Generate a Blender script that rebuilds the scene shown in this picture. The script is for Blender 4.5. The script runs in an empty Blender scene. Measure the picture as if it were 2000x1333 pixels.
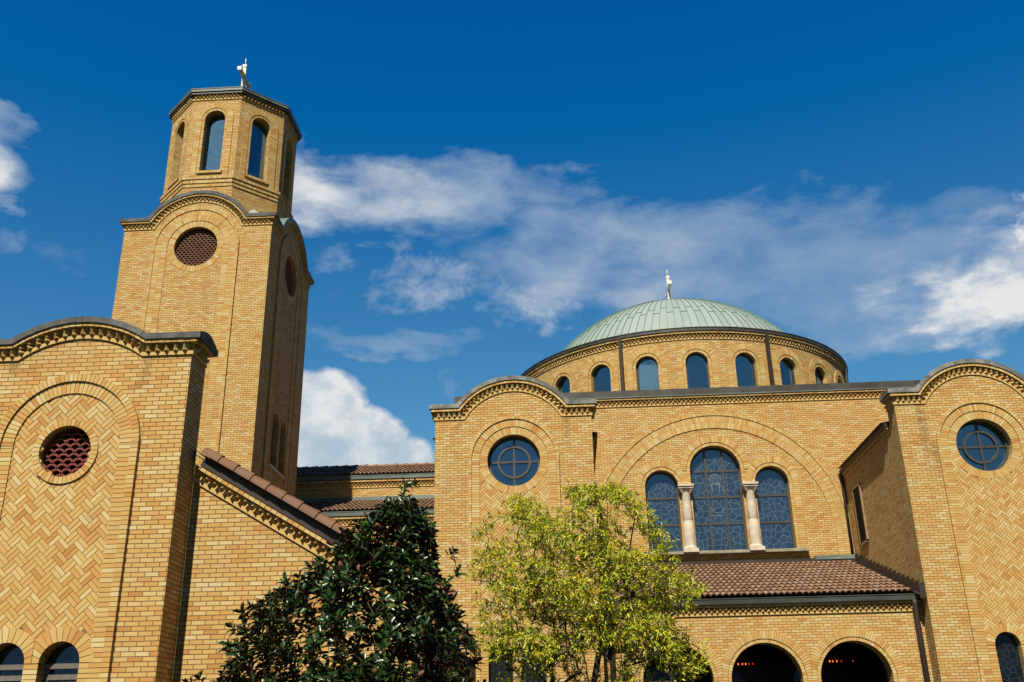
import bpy, bmesh, math, random
from math import sin, cos, pi, sqrt, floor, atan2, asin, acos, radians
from mathutils import Vector, Matrix
from mathutils.geometry import delaunay_2d_cdt

sc = bpy.context.scene
C = sc.collection
H = 1.65                      # eye height: all heights below are written from eye level and lifted by H when built

# ------------------------------------------------------------------ camera
cd = bpy.data.cameras.new('camera'); cam = bpy.data.objects.new('camera', cd); C.objects.link(cam)
cd.sensor_width = 36.0; cd.lens = 34.99; cd.clip_start = 0.1; cd.clip_end = 2000
r = Vector((0.9981, 0.0585, -0.0174)); u = Vector((0.0384, -0.3792, 0.9245)); f = Vector((-0.0475, 0.9235, 0.3807))
f.normalize(); r = (r - f*r.dot(f)).normalized(); u = r.cross(f)
mw = Matrix((r, u, -f)).transposed().to_4x4(); mw.translation = Vector((0, 0, H))
cam.matrix_world = mw
sc.camera = cam

# ------------------------------------------------------------------ light
SUN_EL, SUN_AZ = 50.0, 11.0    # sun behind the viewer, a little to the left
sd = bpy.data.lights.new('sun', 'SUN'); sun = bpy.data.objects.new('sun', sd); C.objects.link(sun)
sd.energy = 5.0; sd.angle = radians(0.5); sd.color = (1.0, 0.945, 0.80)
sv = Vector((-sin(radians(SUN_AZ))*cos(radians(SUN_EL)), -cos(radians(SUN_AZ))*cos(radians(SUN_EL)), sin(radians(SUN_EL))))
sun.rotation_euler = sv.to_track_quat('Z', 'Y').to_euler(); sun.location = sv*80
sc.view_settings.view_transform = 'Standard'; sc.view_settings.look = 'None'
sc.view_settings.exposure = 0.62; sc.view_settings.gamma = 1.0
sc.cycles.max_bounces = 6; sc.cycles.diffuse_bounces = 1; sc.cycles.transparent_max_bounces = 8
sc.cycles.use_denoising = True

# ------------------------------------------------------------------ node helper
class N:
    def __init__(s, nt): s.nt = nt
    def new(s, t, **k):
        n = s.nt.nodes.new(t)
        for a, b in k.items(): setattr(n, a, b)
        return n
    def put(s, sock, v):
        if v is None: return
        if hasattr(v, 'is_linked'): s.nt.links.new(v, sock)
        else: sock.default_value = v
    def m(s, op, a, b=None, c=None, clamp=False):
        n = s.new('ShaderNodeMath', operation=op); n.use_clamp = clamp
        for i, v in enumerate((a, b, c)): s.put(n.inputs[i], v)
        return n.outputs[0]
    def ss(s, v, a, b):
        n = s.new('ShaderNodeMapRange', interpolation_type='SMOOTHSTEP')
        s.put(n.inputs[0], v); s.put(n.inputs[1], a); s.put(n.inputs[2], b)
        return n.outputs[0]
    def mix(s, fac, a, b, mode='MIX'):
        n = s.new('ShaderNodeMix', data_type='RGBA', blend_type=mode)
        s.put(n.inputs[0], fac); s.put(n.inputs[6], a); s.put(n.inputs[7], b)
        return n.outputs[2]
    def ramp(s, fac, stops):
        n = s.new('ShaderNodeValToRGB'); e = n.color_ramp.elements
        while len(e) < len(stops): e.new(0.5)
        for i, (p, c) in enumerate(stops):
            e[i].position = p; e[i].color = (*c, 1)
        s.put(n.inputs[0], fac); return n.outputs[0]
    def noise(s, vec, scale, detail=2, rough=.5, dist=0, dim='3D'):
        n = s.new('ShaderNodeTexNoise', noise_dimensions=dim)
        s.put(n.inputs['Vector'], vec); s.put(n.inputs['Scale'], scale); s.put(n.inputs['Detail'], detail)
        s.put(n.inputs['Roughness'], rough); s.put(n.inputs['Distortion'], dist)
        return n.outputs[0]
    def comb(s, x, y, z=0.0):
        n = s.new('ShaderNodeCombineXYZ')
        for i, v in enumerate((x, y, z)): s.put(n.inputs[i], v)
        return n.outputs[0]
    def sep(s, v):
        n = s.new('ShaderNodeSeparateXYZ'); s.put(n.inputs[0], v); return n.outputs

# ------------------------------------------------------------------ sky
def sky():
    w = bpy.data.worlds.new('World'); sc.world = w; w.use_nodes = True
    nt = w.node_tree; n = N(nt); bg = nt.nodes['Background']
    s = n.new('ShaderNodeTexSky', sky_type='NISHITA'); s.sun_disc = False
    s.sun_elevation = radians(SUN_EL); s.sun_rotation = radians(180 + SUN_AZ); s.altitude = 250; s.air_density = 1.0; s.dust_density = .25; s.ozone_density = 2.0
    # deepen the clear blue (the photograph was taken through a polarising filter)
    sr = n.new('ShaderNodeSeparateColor'); n.put(sr.inputs[0], s.outputs[0])
    cr = n.m('MAXIMUM', n.m('MULTIPLY_ADD', sr.outputs[0], .9, -.8), 0.004); cg = n.m('MAXIMUM', n.m('MULTIPLY_ADD', sr.outputs[1], 1.15, -.66), .05); cb = n.m('MULTIPLY', n.m('POWER', sr.outputs[2], .72), 1.58)
    cc_ = n.new('ShaderNodeCombineColor'); n.put(cc_.inputs[0], n.m('MINIMUM', cr, 1.5)); n.put(cc_.inputs[1], n.m('MINIMUM', cg, 3.2)); n.put(cc_.inputs[2], n.m('MINIMUM', cb, 5.4))
    base0 = cc_.outputs[0]
    d = n.new('ShaderNodeTexCoord').outputs['Generated']
    X, Y, Z = n.sep(d)
    deg = 57.29578
    az = n.m('MULTIPLY', n.m('ARCTAN2', X, Y), deg)
    el = n.m('MULTIPLY', n.m('ARCSINE', n.m('MAXIMUM', n.m('MINIMUM', Z, 1.0), -1.0)), deg)
    cel = n.m('COSINE', n.m('DIVIDE', el, deg))
    dim = n.m('MAXIMUM', n.ss(n.m('ABSOLUTE', az), 46.0, 72.0), n.ss(el, 50.0, 70.0))  # unseen side, rear and overhead sky darkened to lower fill on shaded walls
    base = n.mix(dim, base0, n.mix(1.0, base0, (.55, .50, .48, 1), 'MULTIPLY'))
    fl = n.noise(d, 20.0, 10, .60, .1)                               # fluffy breakup
    big = n.noise(d, 7.0, 5, .55, .3)
    ow = n.new('ShaderNodeTexNoise'); ow.inputs['Scale'].default_value = 1.0; ow.inputs['Detail'].default_value = 8; ow.inputs['Roughness'].default_value = .58; n.put(ow.inputs['Vector'], n.comb(n.m('ADD', n.m('MULTIPLY', az, .15), n.m('MULTIPLY', el, -.06)), n.m('ADD', n.m('MULTIPLY', el, .34), n.m('MULTIPLY', az, .03)), .7))
    wr, wg, wb = n.sep(ow.outputs['Color'])
    azw = n.m('ADD', az, n.m('MULTIPLY', n.m('SUBTRACT', wr, .5), 11.0)); elw = n.m('ADD', el, n.m('MULTIPLY', n.m('SUBTRACT', wg, .5), 6.0))
    sk = n.comb(n.m('ADD', n.m('MULTIPLY', az, .24), n.m('MULTIPLY', el, -.10)), n.m('ADD', n.m('MULTIPLY', el, .50), n.m('MULTIPLY', az, .05)), 3.7)
    ws = n.noise(sk, 1.0, 10, .58, .2)                               # drawn-out wisps
    fine = n.noise(n.comb(n.m('MULTIPLY', az, .62), n.m('MULTIPLY', el, .85), 1.3), 1.0, 9, .66, .2)
    # (az, el, half width, half height in degrees, tilt, weight, kind)
    K = [(-35.2,28.9,3.0,1.7,-8,1.15,'c'),(-34.6,31.6,2.2,1.3,-28,.60,'w'),(-33.4,27.0,1.1,.8,-22,.7,'f'),(-33.0,24.8,2.0,.9,8,.45,'f'),(-28.9,24.9,2.2,1.0,6,.26,'f'),
         (-16.6,30.7,6.8,2.6,-5,.98,'w'),(-8.6,30.9,8.0,2.5,-4,.84,'w'),(-1.8,30.5,4.8,1.2,8,.55,'w'),
         (-13.8,26.5,2.2,.9,22,.62,'f'),(-9.4,27.7,1.9,.8,22,.60,'f'),(-7.6,25.8,4.4,2.2,4,.68,'f'),(-10.6,25.3,2.4,1.4,6,.58,'f'),
         (3.8,26.7,9.2,3.9,-4,.74,'v'),(12.5,25.7,11.0,4.2,-8,.72,'v'),(21.0,23.6,8.5,3.8,-4,.70,'v'),(-.8,24.9,5.4,2.0,-3,.80,'f'),(6.0,24.3,5.0,2.0,-3,.62,'w'),(17.2,22.0,6.0,2.1,-14,.62,'v'),
         (23.9,21.7,4.6,2.8,0,1.25,'w'),(27.4,24.0,3.0,3.0,-15,1.3,'f'),(22.6,20.5,2.8,1.5,-11,.62,'f'),(24.4,21.6,2.4,1.7,0,.9,'w'),
         (-14.6,18.0,3.3,2.8,0,2.1,'c'),(-11.4,16.6,2.9,2.2,-32,2.1,'c'),(-13.9,15.0,5.2,3.6,0,2.2,'c'),(-9.3,15.2,2.0,1.9,-40,1.9,'c'),(-7.0,14.4,1.6,1.6,-20,1.7,'c'),
         (-10.4,22.5,5.6,.9,-2,.50,'w'),(-13.6,22.6,2.6,.7,3,.36,'w'),(-7.0,20.4,.9,.7,30,.32,'f'),(24.2,26.9,2.6,.8,-6,.30,'w')]
    tot = None
    for a0, e0, rx, ry, rot, wt, kind in K:
        dx = n.m('MULTIPLY', n.m('SUBTRACT', az if kind == 'c' else azw, a0), cel); dy = n.m('SUBTRACT', el if kind == 'c' else elw, e0)
        c_, s_ = cos(radians(rot)), sin(radians(rot))
        px = n.m('ADD', n.m('MULTIPLY', dx, c_/rx), n.m('MULTIPLY', dy, s_/rx))
        py = n.m('ADD', n.m('MULTIPLY', dx, -s_/ry), n.m('MULTIPLY', dy, c_/ry))
        q = n.m('SUBTRACT', 1.0, n.m('ADD', n.m('MULTIPLY', px, px), n.m('MULTIPLY', py, py)))
        if kind == 'c':
            v = n.m('MULTIPLY', n.m('ADD', n.m('MAXIMUM', q, -1.0), n.m('MULTIPLY', n.m('SUBTRACT', fl, .55), 1.15)), wt*1.5)
        elif kind == 'f':
            v = n.m('MULTIPLY', n.m('ADD', n.m('MULTIPLY', n.m('MAXIMUM', q, -1.0), .8), n.m('MULTIPLY', n.m('SUBTRACT', fine, .60), 2.6)), wt)
        elif kind == 'v':
            v = n.m('MULTIPLY', n.m('ADD', n.m('MULTIPLY', n.m('MINIMUM', n.m('MAXIMUM', q, -1.0), .6), 1.1), n.m('MULTIPLY', n.m('SUBTRACT', ws, .50), 1.5)), wt)
        else:
            v = n.m('MULTIPLY', n.m('ADD', n.m('MULTIPLY', n.m('MAXIMUM', q, -1.0), .9), n.m('MULTIPLY', n.m('SUBTRACT', ws, .52), 1.9)), wt)
        v = n.m('MINIMUM', n.m('MAXIMUM', v, 0.0), wt if wt < 1 else 1.0)
        tot = v if tot is None else n.m('MAXIMUM', tot, v)
    # loose clouds over the rest of the sky (seen only in the window glass)
    out = n.ss(n.m('ABSOLUTE', az), 48.0, 62.0)
    gen = n.m('MULTIPLY', n.ss(big, .62, .78), n.m('MULTIPLY', out, .6))
    gen = n.m('MULTIPLY', gen, n.ss(Z, .02, .2))
    azr = n.m('SUBTRACT', az, n.m('MULTIPLY', n.m('GREATER_THAN', az, 0.0), 360.0)); bx = n.m('DIVIDE', n.m('ADD', azr, 154.0), 38.0); by = n.m('DIVIDE', n.m('SUBTRACT', el, 28.0), 11.5)
    bq = n.m('SUBTRACT', 1.0, n.m('ADD', n.m('MULTIPLY', bx, bx), n.m('MULTIPLY', by, by)))
    gen = n.m('MAXIMUM', gen, n.m('MULTIPLY', n.ss(n.m('ADD', n.m('MULTIPLY', n.m('MAXIMUM', bq, -1.0), .55), n.m('SUBTRACT', big, .44)), 0.0, .35), .92))
    tot = n.m('MINIMUM', n.m('MAXIMUM', tot, gen), .97)
    wh = None                                                        # where the cloud is thick and sunlit
    for a0, e0, rx, ry, wt in ((-18.5,30.3,5.5,2.4,.85),(-11.5,30.6,5.0,1.9,.45),(23.6,21.6,4.8,3.1,1.0),(27.6,24.0,3.2,3.3,1.0),(1.5,24.4,5.0,1.6,.55),(-8.0,25.8,4.0,2.0,.45),(4.5,26.5,5.5,2.5,.30),(-35.5,29.0,3.0,2.0,.9),(-13.5,17.6,7.5,4.0,1.0),(-9,15.2,4.5,3.4,.9),(-150,28,40,13,.7)):
        bx = n.m('DIVIDE', n.m('SUBTRACT', azw if rx < 7 else az, a0), rx); by = n.m('DIVIDE', n.m('SUBTRACT', elw if rx < 7 else el, e0), ry)
        q = n.m('SUBTRACT', 1.0, n.m('ADD', n.m('MULTIPLY', bx, bx), n.m('MULTIPLY', by, by)))
        v = n.m('MULTIPLY', n.ss(q, -.25, .75), wt); wh = v if wh is None else n.m('MAXIMUM', wh, v)
    under = n.ss(n.m('ADD', n.m('SUBTRACT', el, 15.2), n.m('MULTIPLY', n.m('SUBTRACT', fl, .5), 12.0)), -1.2, 3.2)
    lowc = n.ss(el, 20.5, 18.5)
    wh = n.m('MULTIPLY', wh, n.m('ADD', n.m('MULTIPLY', lowc, under), n.m('SUBTRACT', 1.0, lowc)))
    wh = n.m('MULTIPLY', wh, n.ss(n.m('ADD', ws, n.m('MULTIPLY', fl, .6)), .50, .86))
    grey = n.mix(n.ss(el, 15.0, 22.0), (3.9, 5.0, 5.9, 1), (3.2, 4.2, 5.4, 1))
    cc = n.mix(wh, grey, (7.4, 7.4, 7.3, 1))
    col = n.mix(n.m('POWER', tot, 1.15), base, cc)
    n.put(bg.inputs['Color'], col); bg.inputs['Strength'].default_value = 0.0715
sky()

# ------------------------------------------------------------------ materials
def mat(name):
    m = bpy.data.materials.new(name); m.use_nodes = True
    return m, N(m.node_tree), m.node_tree.nodes['Principled BSDF']

BW, BH = 0.2032, 0.0677
BRICK = [(0.0, (0.347, 0.15, 0.034)), (0.07, (0.405, 0.205, 0.05)), (0.3, (0.422, 0.251, 0.072)), (0.6, (0.436, 0.281, 0.093)), (0.84, (0.455, 0.324, 0.129)), (1.0, (0.473, 0.378, 0.189))]
MORTAR = (.150, .076, .027, 1)

def finish_brick(n, p, rnd, mask, pos):
    col = n.ramp(rnd, BRICK)
    spk = n.noise(pos, 34.0, 3, .6)
    col = n.mix(n.m('MULTIPLY', n.ss(spk, .60, .78), .35), col, (.36, .16, .045, 1))
    gr = n.noise(pos, 160.0, 2, .5)
    col = n.mix(n.m('MULTIPLY', n.m('SUBTRACT', gr, .3), .30), col, (.58, .42, .21, 1))
    big = n.noise(pos, .55, 3, .55)
    col = n.mix(n.m('MULTIPLY', n.ss(big, .48, .74), .30), col, (.31, .185, .075, 1))
    mp = n.new('ShaderNodeMapping'); mp.inputs['Scale'].default_value = (2.6, .22, 2.6); n.put(mp.inputs[0], pos)
    stk = n.noise(mp.outputs[0], 1.0, 5, .6)                       # faint rain streaking
    col = n.mix(n.m('MULTIPLY', n.ss(stk, .56, .76), .26), col, (.24, .155, .075, 1))
    return col

def brick_wall_mat(name, stains=()):
    m, n, p = mat(name)
    uv = n.new('ShaderNodeUVMap', uv_map='UVMap').outputs[0]
    x, y, _ = n.sep(uv)
    pos = n.comb(x, y, 0.0)
    wob = n.noise(pos, 3.0, 2)
    yy = n.m('ADD', y, n.m('MULTIPLY', n.m('SUBTRACT', wob, .5), .006))
    v = n.m('DIVIDE', yy, BH); row = n.m('FLOOR', v)
    half = n.m('MULTIPLY', n.m('MODULO', n.m('ABSOLUTE', row), 2.0), .5)
    uu = n.m('ADD', n.m('DIVIDE', x, BW), half)
    jit = n.new('ShaderNodeTexWhiteNoise', noise_dimensions='1D'); n.put(jit.inputs['W'], row)
    uu = n.m('ADD', uu, n.m('MULTIPLY', jit.outputs[0], .06))
    cl = n.m('FLOOR', uu)
    fu = n.m('SUBTRACT', uu, cl); fv = n.m('SUBTRACT', v, row)
    du = n.m('MULTIPLY', n.m('MINIMUM', fu, n.m('SUBTRACT', 1.0, fu)), BW)
    dv = n.m('MULTIPLY', n.m('MINIMUM', fv, n.m('SUBTRACT', 1.0, fv)), BH)
    dd = n.m('ADD', n.m('MINIMUM', du, dv), n.m('MULTIPLY', n.m('SUBTRACT', n.noise(pos, 45.0, 2), .5), .004))
    mask = n.ss(dd, .0040, .0078)
    wn = n.new('ShaderNodeTexWhiteNoise', noise_dimensions='2D'); n.put(wn.inputs['Vector'], n.comb(cl, row, 0.0))
    col = finish_brick(n, p, wn.outputs[0], mask, pos)
    for (sx, sy, sw, sl) in stains:                      # rain-wash streaks under the coping joints
        ax = n.m('DIVIDE', n.m('ABSOLUTE', n.m('ADD', n.m('SUBTRACT', x, sx), n.m('MULTIPLY', n.m('SUBTRACT', n.noise(pos, 5.0, 3), .5), .22))), sw)
        ay = n.m('DIVIDE', n.m('SUBTRACT', sy, y), sl)
        k = n.m('MULTIPLY', n.ss(ax, 1.0, .1), n.m('MULTIPLY', n.ss(ay, -.02, .05), n.ss(ay, 1.0, .15)))
        k = n.m('MULTIPLY', k, n.ss(n.noise(pos, 9.0, 4), .28, .62))
        col = n.mix(n.m('MULTIPLY', k, .62), col, (.13, .085, .045, 1))
    col = n.mix(mask, MORTAR, col)
    n.put(p.inputs['Base Color'], col); p.inputs['Roughness'].default_value = .82; p.inputs['Specular IOR Level'].default_value = .25
    b = n.new('ShaderNodeBump'); b.inputs['Strength'].default_value = .7; b.inputs['Distance'].default_value = .008
    n.put(b.inputs['Height'], n.m('ADD', mask, n.m('MULTIPLY', n.noise(pos, 60.0, 3), .22)))
    n.put(p.inputs['Normal'], b.outputs[0])
    return m

def brick_piece_mat():
    m, n, p = mat('cut_brick')
    a = n.new('ShaderNodeAttribute', attribute_name='rnd').outputs['Fac']
    pos = n.new('ShaderNodeTexCoord').outputs['Object']
    col = finish_brick(n, p, a, None, pos)
    n.put(p.inputs['Base Color'], col); p.inputs['Roughness'].default_value = .82; p.inputs['Specular IOR Level'].default_value = .25
    b = n.new('ShaderNodeBump'); b.inputs['Strength'].default_value = .5; b.inputs['Distance'].default_value = .004
    n.put(b.inputs['Height'], n.noise(pos, 60.0, 3)); n.put(p.inputs['Normal'], b.outputs[0])
    return m

def plain(name, col, rough=.6, var=.25, scale=6.0, metal=0.0, spec=.4, bump=0.0, col2=None, stretch=None):
    m, n, p = mat(name)
    pos = n.new('ShaderNodeTexCoord').outputs['Object']
    if stretch:
        mp = n.new('ShaderNodeMapping'); mp.inputs['Scale'].default_value = stretch; n.put(mp.inputs[0], pos); pos = mp.outputs[0]
    c2 = col2 or tuple(c*(1-var*1.6) for c in col)
    f1 = n.noise(pos, scale, 5, .6)
    c = n.mix(n.ss(f1, .32, .70), (*c2, 1), (*col, 1))
    g = n.noise(pos, scale*14, 2)
    c = n.mix(n.m('MULTIPLY', g, var*.6), c, (*[x*.55 for x in col], 1))
    n.put(p.inputs['Base Color'], c); p.inputs['Roughness'].default_value = rough; p.inputs['Metallic'].default_value = metal
    p.inputs['Specular IOR Level'].default_value = spec
    if bump:
        b = n.new('ShaderNodeBump'); b.inputs['Strength'].default_value = bump; b.inputs['Distance'].default_value = .01
        n.put(b.inputs['Height'], g); n.put(p.inputs['Normal'], b.outputs[0])
    return m

def tinted(name, stops, rough=.7, spec=.3, noise_amt=.25, scale=20.0, trans=0.0):
    m, n, p = mat(name)
    a = n.new('ShaderNodeAttribute', attribute_name='rnd').outputs['Fac']
    pos = n.new('ShaderNodeTexCoord').outputs['Object']
    c = n.ramp(a, stops)
    c = n.mix(n.m('MULTIPLY', n.noise(pos, scale, 4, .6), noise_amt), c, (*[x*.35 for x in stops[0][1]], 1))
    n.put(p.inputs['Base Color'], c); p.inputs['Roughness'].default_value = rough; p.inputs['Specular IOR Level'].default_value = spec
    if trans:
        t = n.new('ShaderNodeBsdfTranslucent'); n.put(t.inputs[0], c)
        ms = n.new('ShaderNodeMixShader'); ms.inputs[0].default_value = trans
        out = m.node_tree.nodes['Material Output']
        m.node_tree.links.new(p.outputs[0], ms.inputs[1]); m.node_tree.links.new(t.outputs[0], ms.inputs[2]); m.node_tree.links.new(ms.outputs[0], out.inputs[0])
    return m

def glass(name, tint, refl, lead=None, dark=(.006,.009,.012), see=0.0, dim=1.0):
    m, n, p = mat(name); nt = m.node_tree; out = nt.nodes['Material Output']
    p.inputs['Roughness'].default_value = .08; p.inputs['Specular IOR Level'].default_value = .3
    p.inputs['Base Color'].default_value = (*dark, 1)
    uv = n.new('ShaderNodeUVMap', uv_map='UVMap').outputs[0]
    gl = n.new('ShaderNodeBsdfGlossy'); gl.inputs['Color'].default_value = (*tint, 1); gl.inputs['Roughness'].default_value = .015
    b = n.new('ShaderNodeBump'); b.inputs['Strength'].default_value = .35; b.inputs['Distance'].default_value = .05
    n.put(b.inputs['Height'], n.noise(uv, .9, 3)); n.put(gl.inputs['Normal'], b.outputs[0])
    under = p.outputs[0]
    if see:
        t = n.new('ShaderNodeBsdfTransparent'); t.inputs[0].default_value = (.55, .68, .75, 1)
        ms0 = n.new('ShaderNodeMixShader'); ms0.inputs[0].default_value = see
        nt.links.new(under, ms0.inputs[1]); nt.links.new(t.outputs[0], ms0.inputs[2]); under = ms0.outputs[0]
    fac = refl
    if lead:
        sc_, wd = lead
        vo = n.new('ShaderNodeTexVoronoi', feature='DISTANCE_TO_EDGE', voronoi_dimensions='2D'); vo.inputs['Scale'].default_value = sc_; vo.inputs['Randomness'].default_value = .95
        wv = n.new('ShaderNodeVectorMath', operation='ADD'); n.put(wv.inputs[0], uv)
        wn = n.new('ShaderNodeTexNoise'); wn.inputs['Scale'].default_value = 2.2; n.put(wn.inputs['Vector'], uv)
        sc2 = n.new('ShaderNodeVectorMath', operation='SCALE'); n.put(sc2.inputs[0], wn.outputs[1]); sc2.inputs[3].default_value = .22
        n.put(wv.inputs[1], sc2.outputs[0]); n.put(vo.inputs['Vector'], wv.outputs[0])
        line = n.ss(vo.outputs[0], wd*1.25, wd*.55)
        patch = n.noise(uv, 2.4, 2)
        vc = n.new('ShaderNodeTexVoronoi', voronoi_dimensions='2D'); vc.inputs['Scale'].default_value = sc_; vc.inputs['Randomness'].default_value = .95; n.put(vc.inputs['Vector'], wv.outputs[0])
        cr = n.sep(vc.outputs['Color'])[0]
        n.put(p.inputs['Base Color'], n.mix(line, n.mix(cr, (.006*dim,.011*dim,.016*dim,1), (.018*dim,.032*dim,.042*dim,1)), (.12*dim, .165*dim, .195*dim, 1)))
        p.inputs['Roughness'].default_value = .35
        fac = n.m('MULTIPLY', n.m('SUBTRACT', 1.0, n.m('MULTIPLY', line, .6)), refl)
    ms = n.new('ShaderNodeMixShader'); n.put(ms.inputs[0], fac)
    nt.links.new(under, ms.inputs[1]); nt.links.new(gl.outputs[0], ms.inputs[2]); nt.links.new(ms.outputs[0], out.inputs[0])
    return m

M_BRICK = brick_wall_mat('buff_brick', [(-6.38,5.72,.16,.75), (-8.46,5.72,.14,.4)])
M_BRICKC = brick_wall_mat('buff_brick_church', [(9.55,8.38,.20,2.6), (9.75,7.4,.14,1.6), (.10,8.35,.16,1.1), (-2.85,8.36,.13,.5)])
M_PIECE = brick_piece_mat()
M_MORTAR = plain('mortar', (.22, .122, .046), .9, .2, 8)
M_STONE = plain('coping_stone', (.24,.235,.215), .85, .4, 3.0, bump=.4, col2=(.07,.07,.066))
M_STONED = plain('weathered_coping', (.115,.115,.11), .8, .45, 3.0, bump=.4, col2=(.035,.035,.035))
M_LIME = plain('limestone', (.52,.46,.37), .8, .18, 5.0, bump=.3, col2=(.40,.33,.24))
M_SILL = plain('sill_stone', (.30,.26,.20), .85, .3, 4.0, bump=.3, col2=(.17,.14,.10))
def copper():
    m, n, p = mat('green_copper')
    g = n.new('ShaderNodeNewGeometry').outputs['Position']; x, y, z = n.sep(g)
    ang = n.m('ARCTAN2', n.m('SUBTRACT', x, 4.85), n.m('SUBTRACT', 40.15, y))
    pan = n.m('FLOOR', n.m('ADD', n.m('MULTIPLY', ang, 116/6.28318), -.4))
    wn = n.new('ShaderNodeTexWhiteNoise', noise_dimensions='1D'); n.put(wn.inputs['W'], pan)
    run = n.noise(n.comb(n.m('MULTIPLY', ang, 26.0), n.m('MULTIPLY', z, .55)), 1.0, 6, .62)
    c = n.mix(wn.outputs[0], (.205,.250,.230,1), (.240,.285,.264,1))
    c = n.mix(n.m('MULTIPLY', n.ss(run, .50, .74), .5), c, (.145,.195,.170,1))
    c = n.mix(n.m('MULTIPLY', n.ss(run, .44, .28), .35), c, (.30,.35,.32,1))
    n.put(p.inputs['Base Color'], c); p.inputs['Roughness'].default_value = .6; p.inputs['Specular IOR Level'].default_value = .3
    b = n.new('ShaderNodeBump'); b.inputs['Strength'].default_value = .25; b.inputs['Distance'].default_value = .03
    n.put(b.inputs['Height'], n.noise(g, 2.2, 3)); n.put(p.inputs['Normal'], b.outputs[0])
    return m
M_COPPER = copper()
M_SEAM = plain('copper_seam', (.13,.21,.17), .6, .2, 3.0)
M_DKMETAL = plain('dark_bronze_metal', (.045,.044,.038), .5, .35, 2.0, spec=.4, col2=(.022,.017,.013))
M_GUTTER = plain('patinated_gutter', (.15,.195,.17), .5, .35, 2.2, spec=.4, col2=(.075,.085,.075), stretch=(.4,1,2))
M_BROWN = plain('brown_flashing', (.042,.027,.021), .55, .3, 2.0, spec=.3, col2=(.026,.017,.013))
M_GUTTERD = plain('dark_gutter', (.060,.072,.062), .5, .4, 2.2, spec=.4, col2=(.028,.030,.026), stretch=(.4,1,2))
M_FRAME = plain('bronze_frame', (.055,.048,.042), .45, .25, 6.0, spec=.45)
M_FRAMEL = plain('taupe_frame', (.15,.13,.105), .5, .2, 6.0, spec=.4)
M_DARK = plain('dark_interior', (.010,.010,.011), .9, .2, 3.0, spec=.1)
M_WHITE = plain('white_paint', (.66,.63,.55), .5, .12, 5.0, spec=.3)
M_RED = plain('red_clay_grille', (.20,.042,.028), .75, .3, 8.0, col2=(.12,.025,.018))
M_RUST = plain('brown_clay_grille', (.20,.085,.04), .75, .3, 8.0)
M_TILE = tinted('clay_tile', [(0,(.20,.100,.055)), (.5,(.265,.148,.086)), (.85,(.32,.195,.122)), (1,(.25,.165,.12))], .75, .3, .45, 9.0)
M_TILESHADE = plain('tile_end_shade', (.020,.011,.008), .95, .2, 6.0, spec=.1)  # painted shade: closes the tile ends that would be hollow and dark
M_RAKE = tinted('rake_tile', [(0,(.145,.064,.030)), (.6,(.185,.086,.042)), (1,(.16,.082,.048))], .7, .3, .6, 7.0)
M_LOWGL = glass('office_glass', (.45,.62,.72), .16)
M_SKYGL = glass('window_glass', (.42,.80,1.0), .42)
M_BELGL = glass('belfry_glass', (.35,.70,.95), .42, see=.55)
M_LEAD = glass('leaded_glass', (.50,.80,1.0), .30, lead=(5.0,.026))
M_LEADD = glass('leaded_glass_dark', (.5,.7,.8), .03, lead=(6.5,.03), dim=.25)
M_CAME = plain('lead_came', (.20,.25,.28), .6, .1)
M_BLIND = plain('window_blind', (.10,.13,.13), .6, .15, 9.0, stretch=(.2,.2,14))
M_BARK = plain('grey_bark', (.085,.070,.055), .9, .4, 9.0, bump=.6, spec=.15)
M_BARKD = plain('dark_bark', (.055,.043,.034), .9, .4, 9.0, bump=.6, spec=.15)
M_MAGT = tinted('magnolia_leaf_upper', [(0,(.008,.022,.005)), (.55,(.018,.048,.009)), (.88,(.040,.085,.012)), (.965,(.08,.12,.014)), (1,(.34,.13,.02))], .30, .32, .2, 14.0, trans=.06)
M_MAGB = tinted('magnolia_leaf_underside', [(0,(.060,.026,.009)), (.6,(.105,.045,.014)), (1,(.050,.050,.014))], .75, .2, .2, 14.0)
M_CONE = plain('orange_seed', (.34,.13,.045), .8, .4, 40.0, bump=.7)
M_LEAF = tinted('yellow_green_leaf', [(0,(.04,.075,.005)), (.25,(.16,.235,.008)), (.50,(.34,.37,.010)), (.85,(.58,.49,.014)), (1,(.62,.36,.020))], .40, .4, .2, 18.0, trans=.22)
M_LAWN = plain('lawn', (.030,.042,.014), .95, .4, .7, bump=.5, col2=(.042,.038,.017))
M_PAVE = plain('asphalt_paving', (.06,.057,.052), .9, .2, .8)
def emit(name, col, st):
    m, n, p = mat(name); p.inputs['Emission Color'].default_value = (*col, 1); p.inputs['Emission Strength'].default_value = st
    p.inputs['Base Color'].default_value = (*col, 1); return m
M_LAMP = emit('lamp_glow', (1.0, .16, .01), 1.2)
M_LAMP2 = emit('lamp_glow_dim', (1.0, .07, .02), .25)

# ------------------------------------------------------------------ mesh builder
WL = {}                                  # object -> world location
def link(o, loc, parent):
    C.objects.link(o)
    if parent is not None:
        o.parent = parent; o.location = Vector(loc) - WL[parent]
    else: o.location = loc
    WL[o] = Vector(loc)
    return o
def tag(o, label=None, cat=None, group=None, kind=None):
    if label: o['label'] = label
    if cat: o['category'] = cat
    if group: o['group'] = group
    if kind: o['kind'] = kind
    return o
def thing(name, loc, label, cat, group=None):
    o = bpy.data.objects.new(name, None); o.empty_display_size = .3
    link(o, (loc[0], loc[1], loc[2] + H), None)
    return tag(o, label, cat, group)

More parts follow.
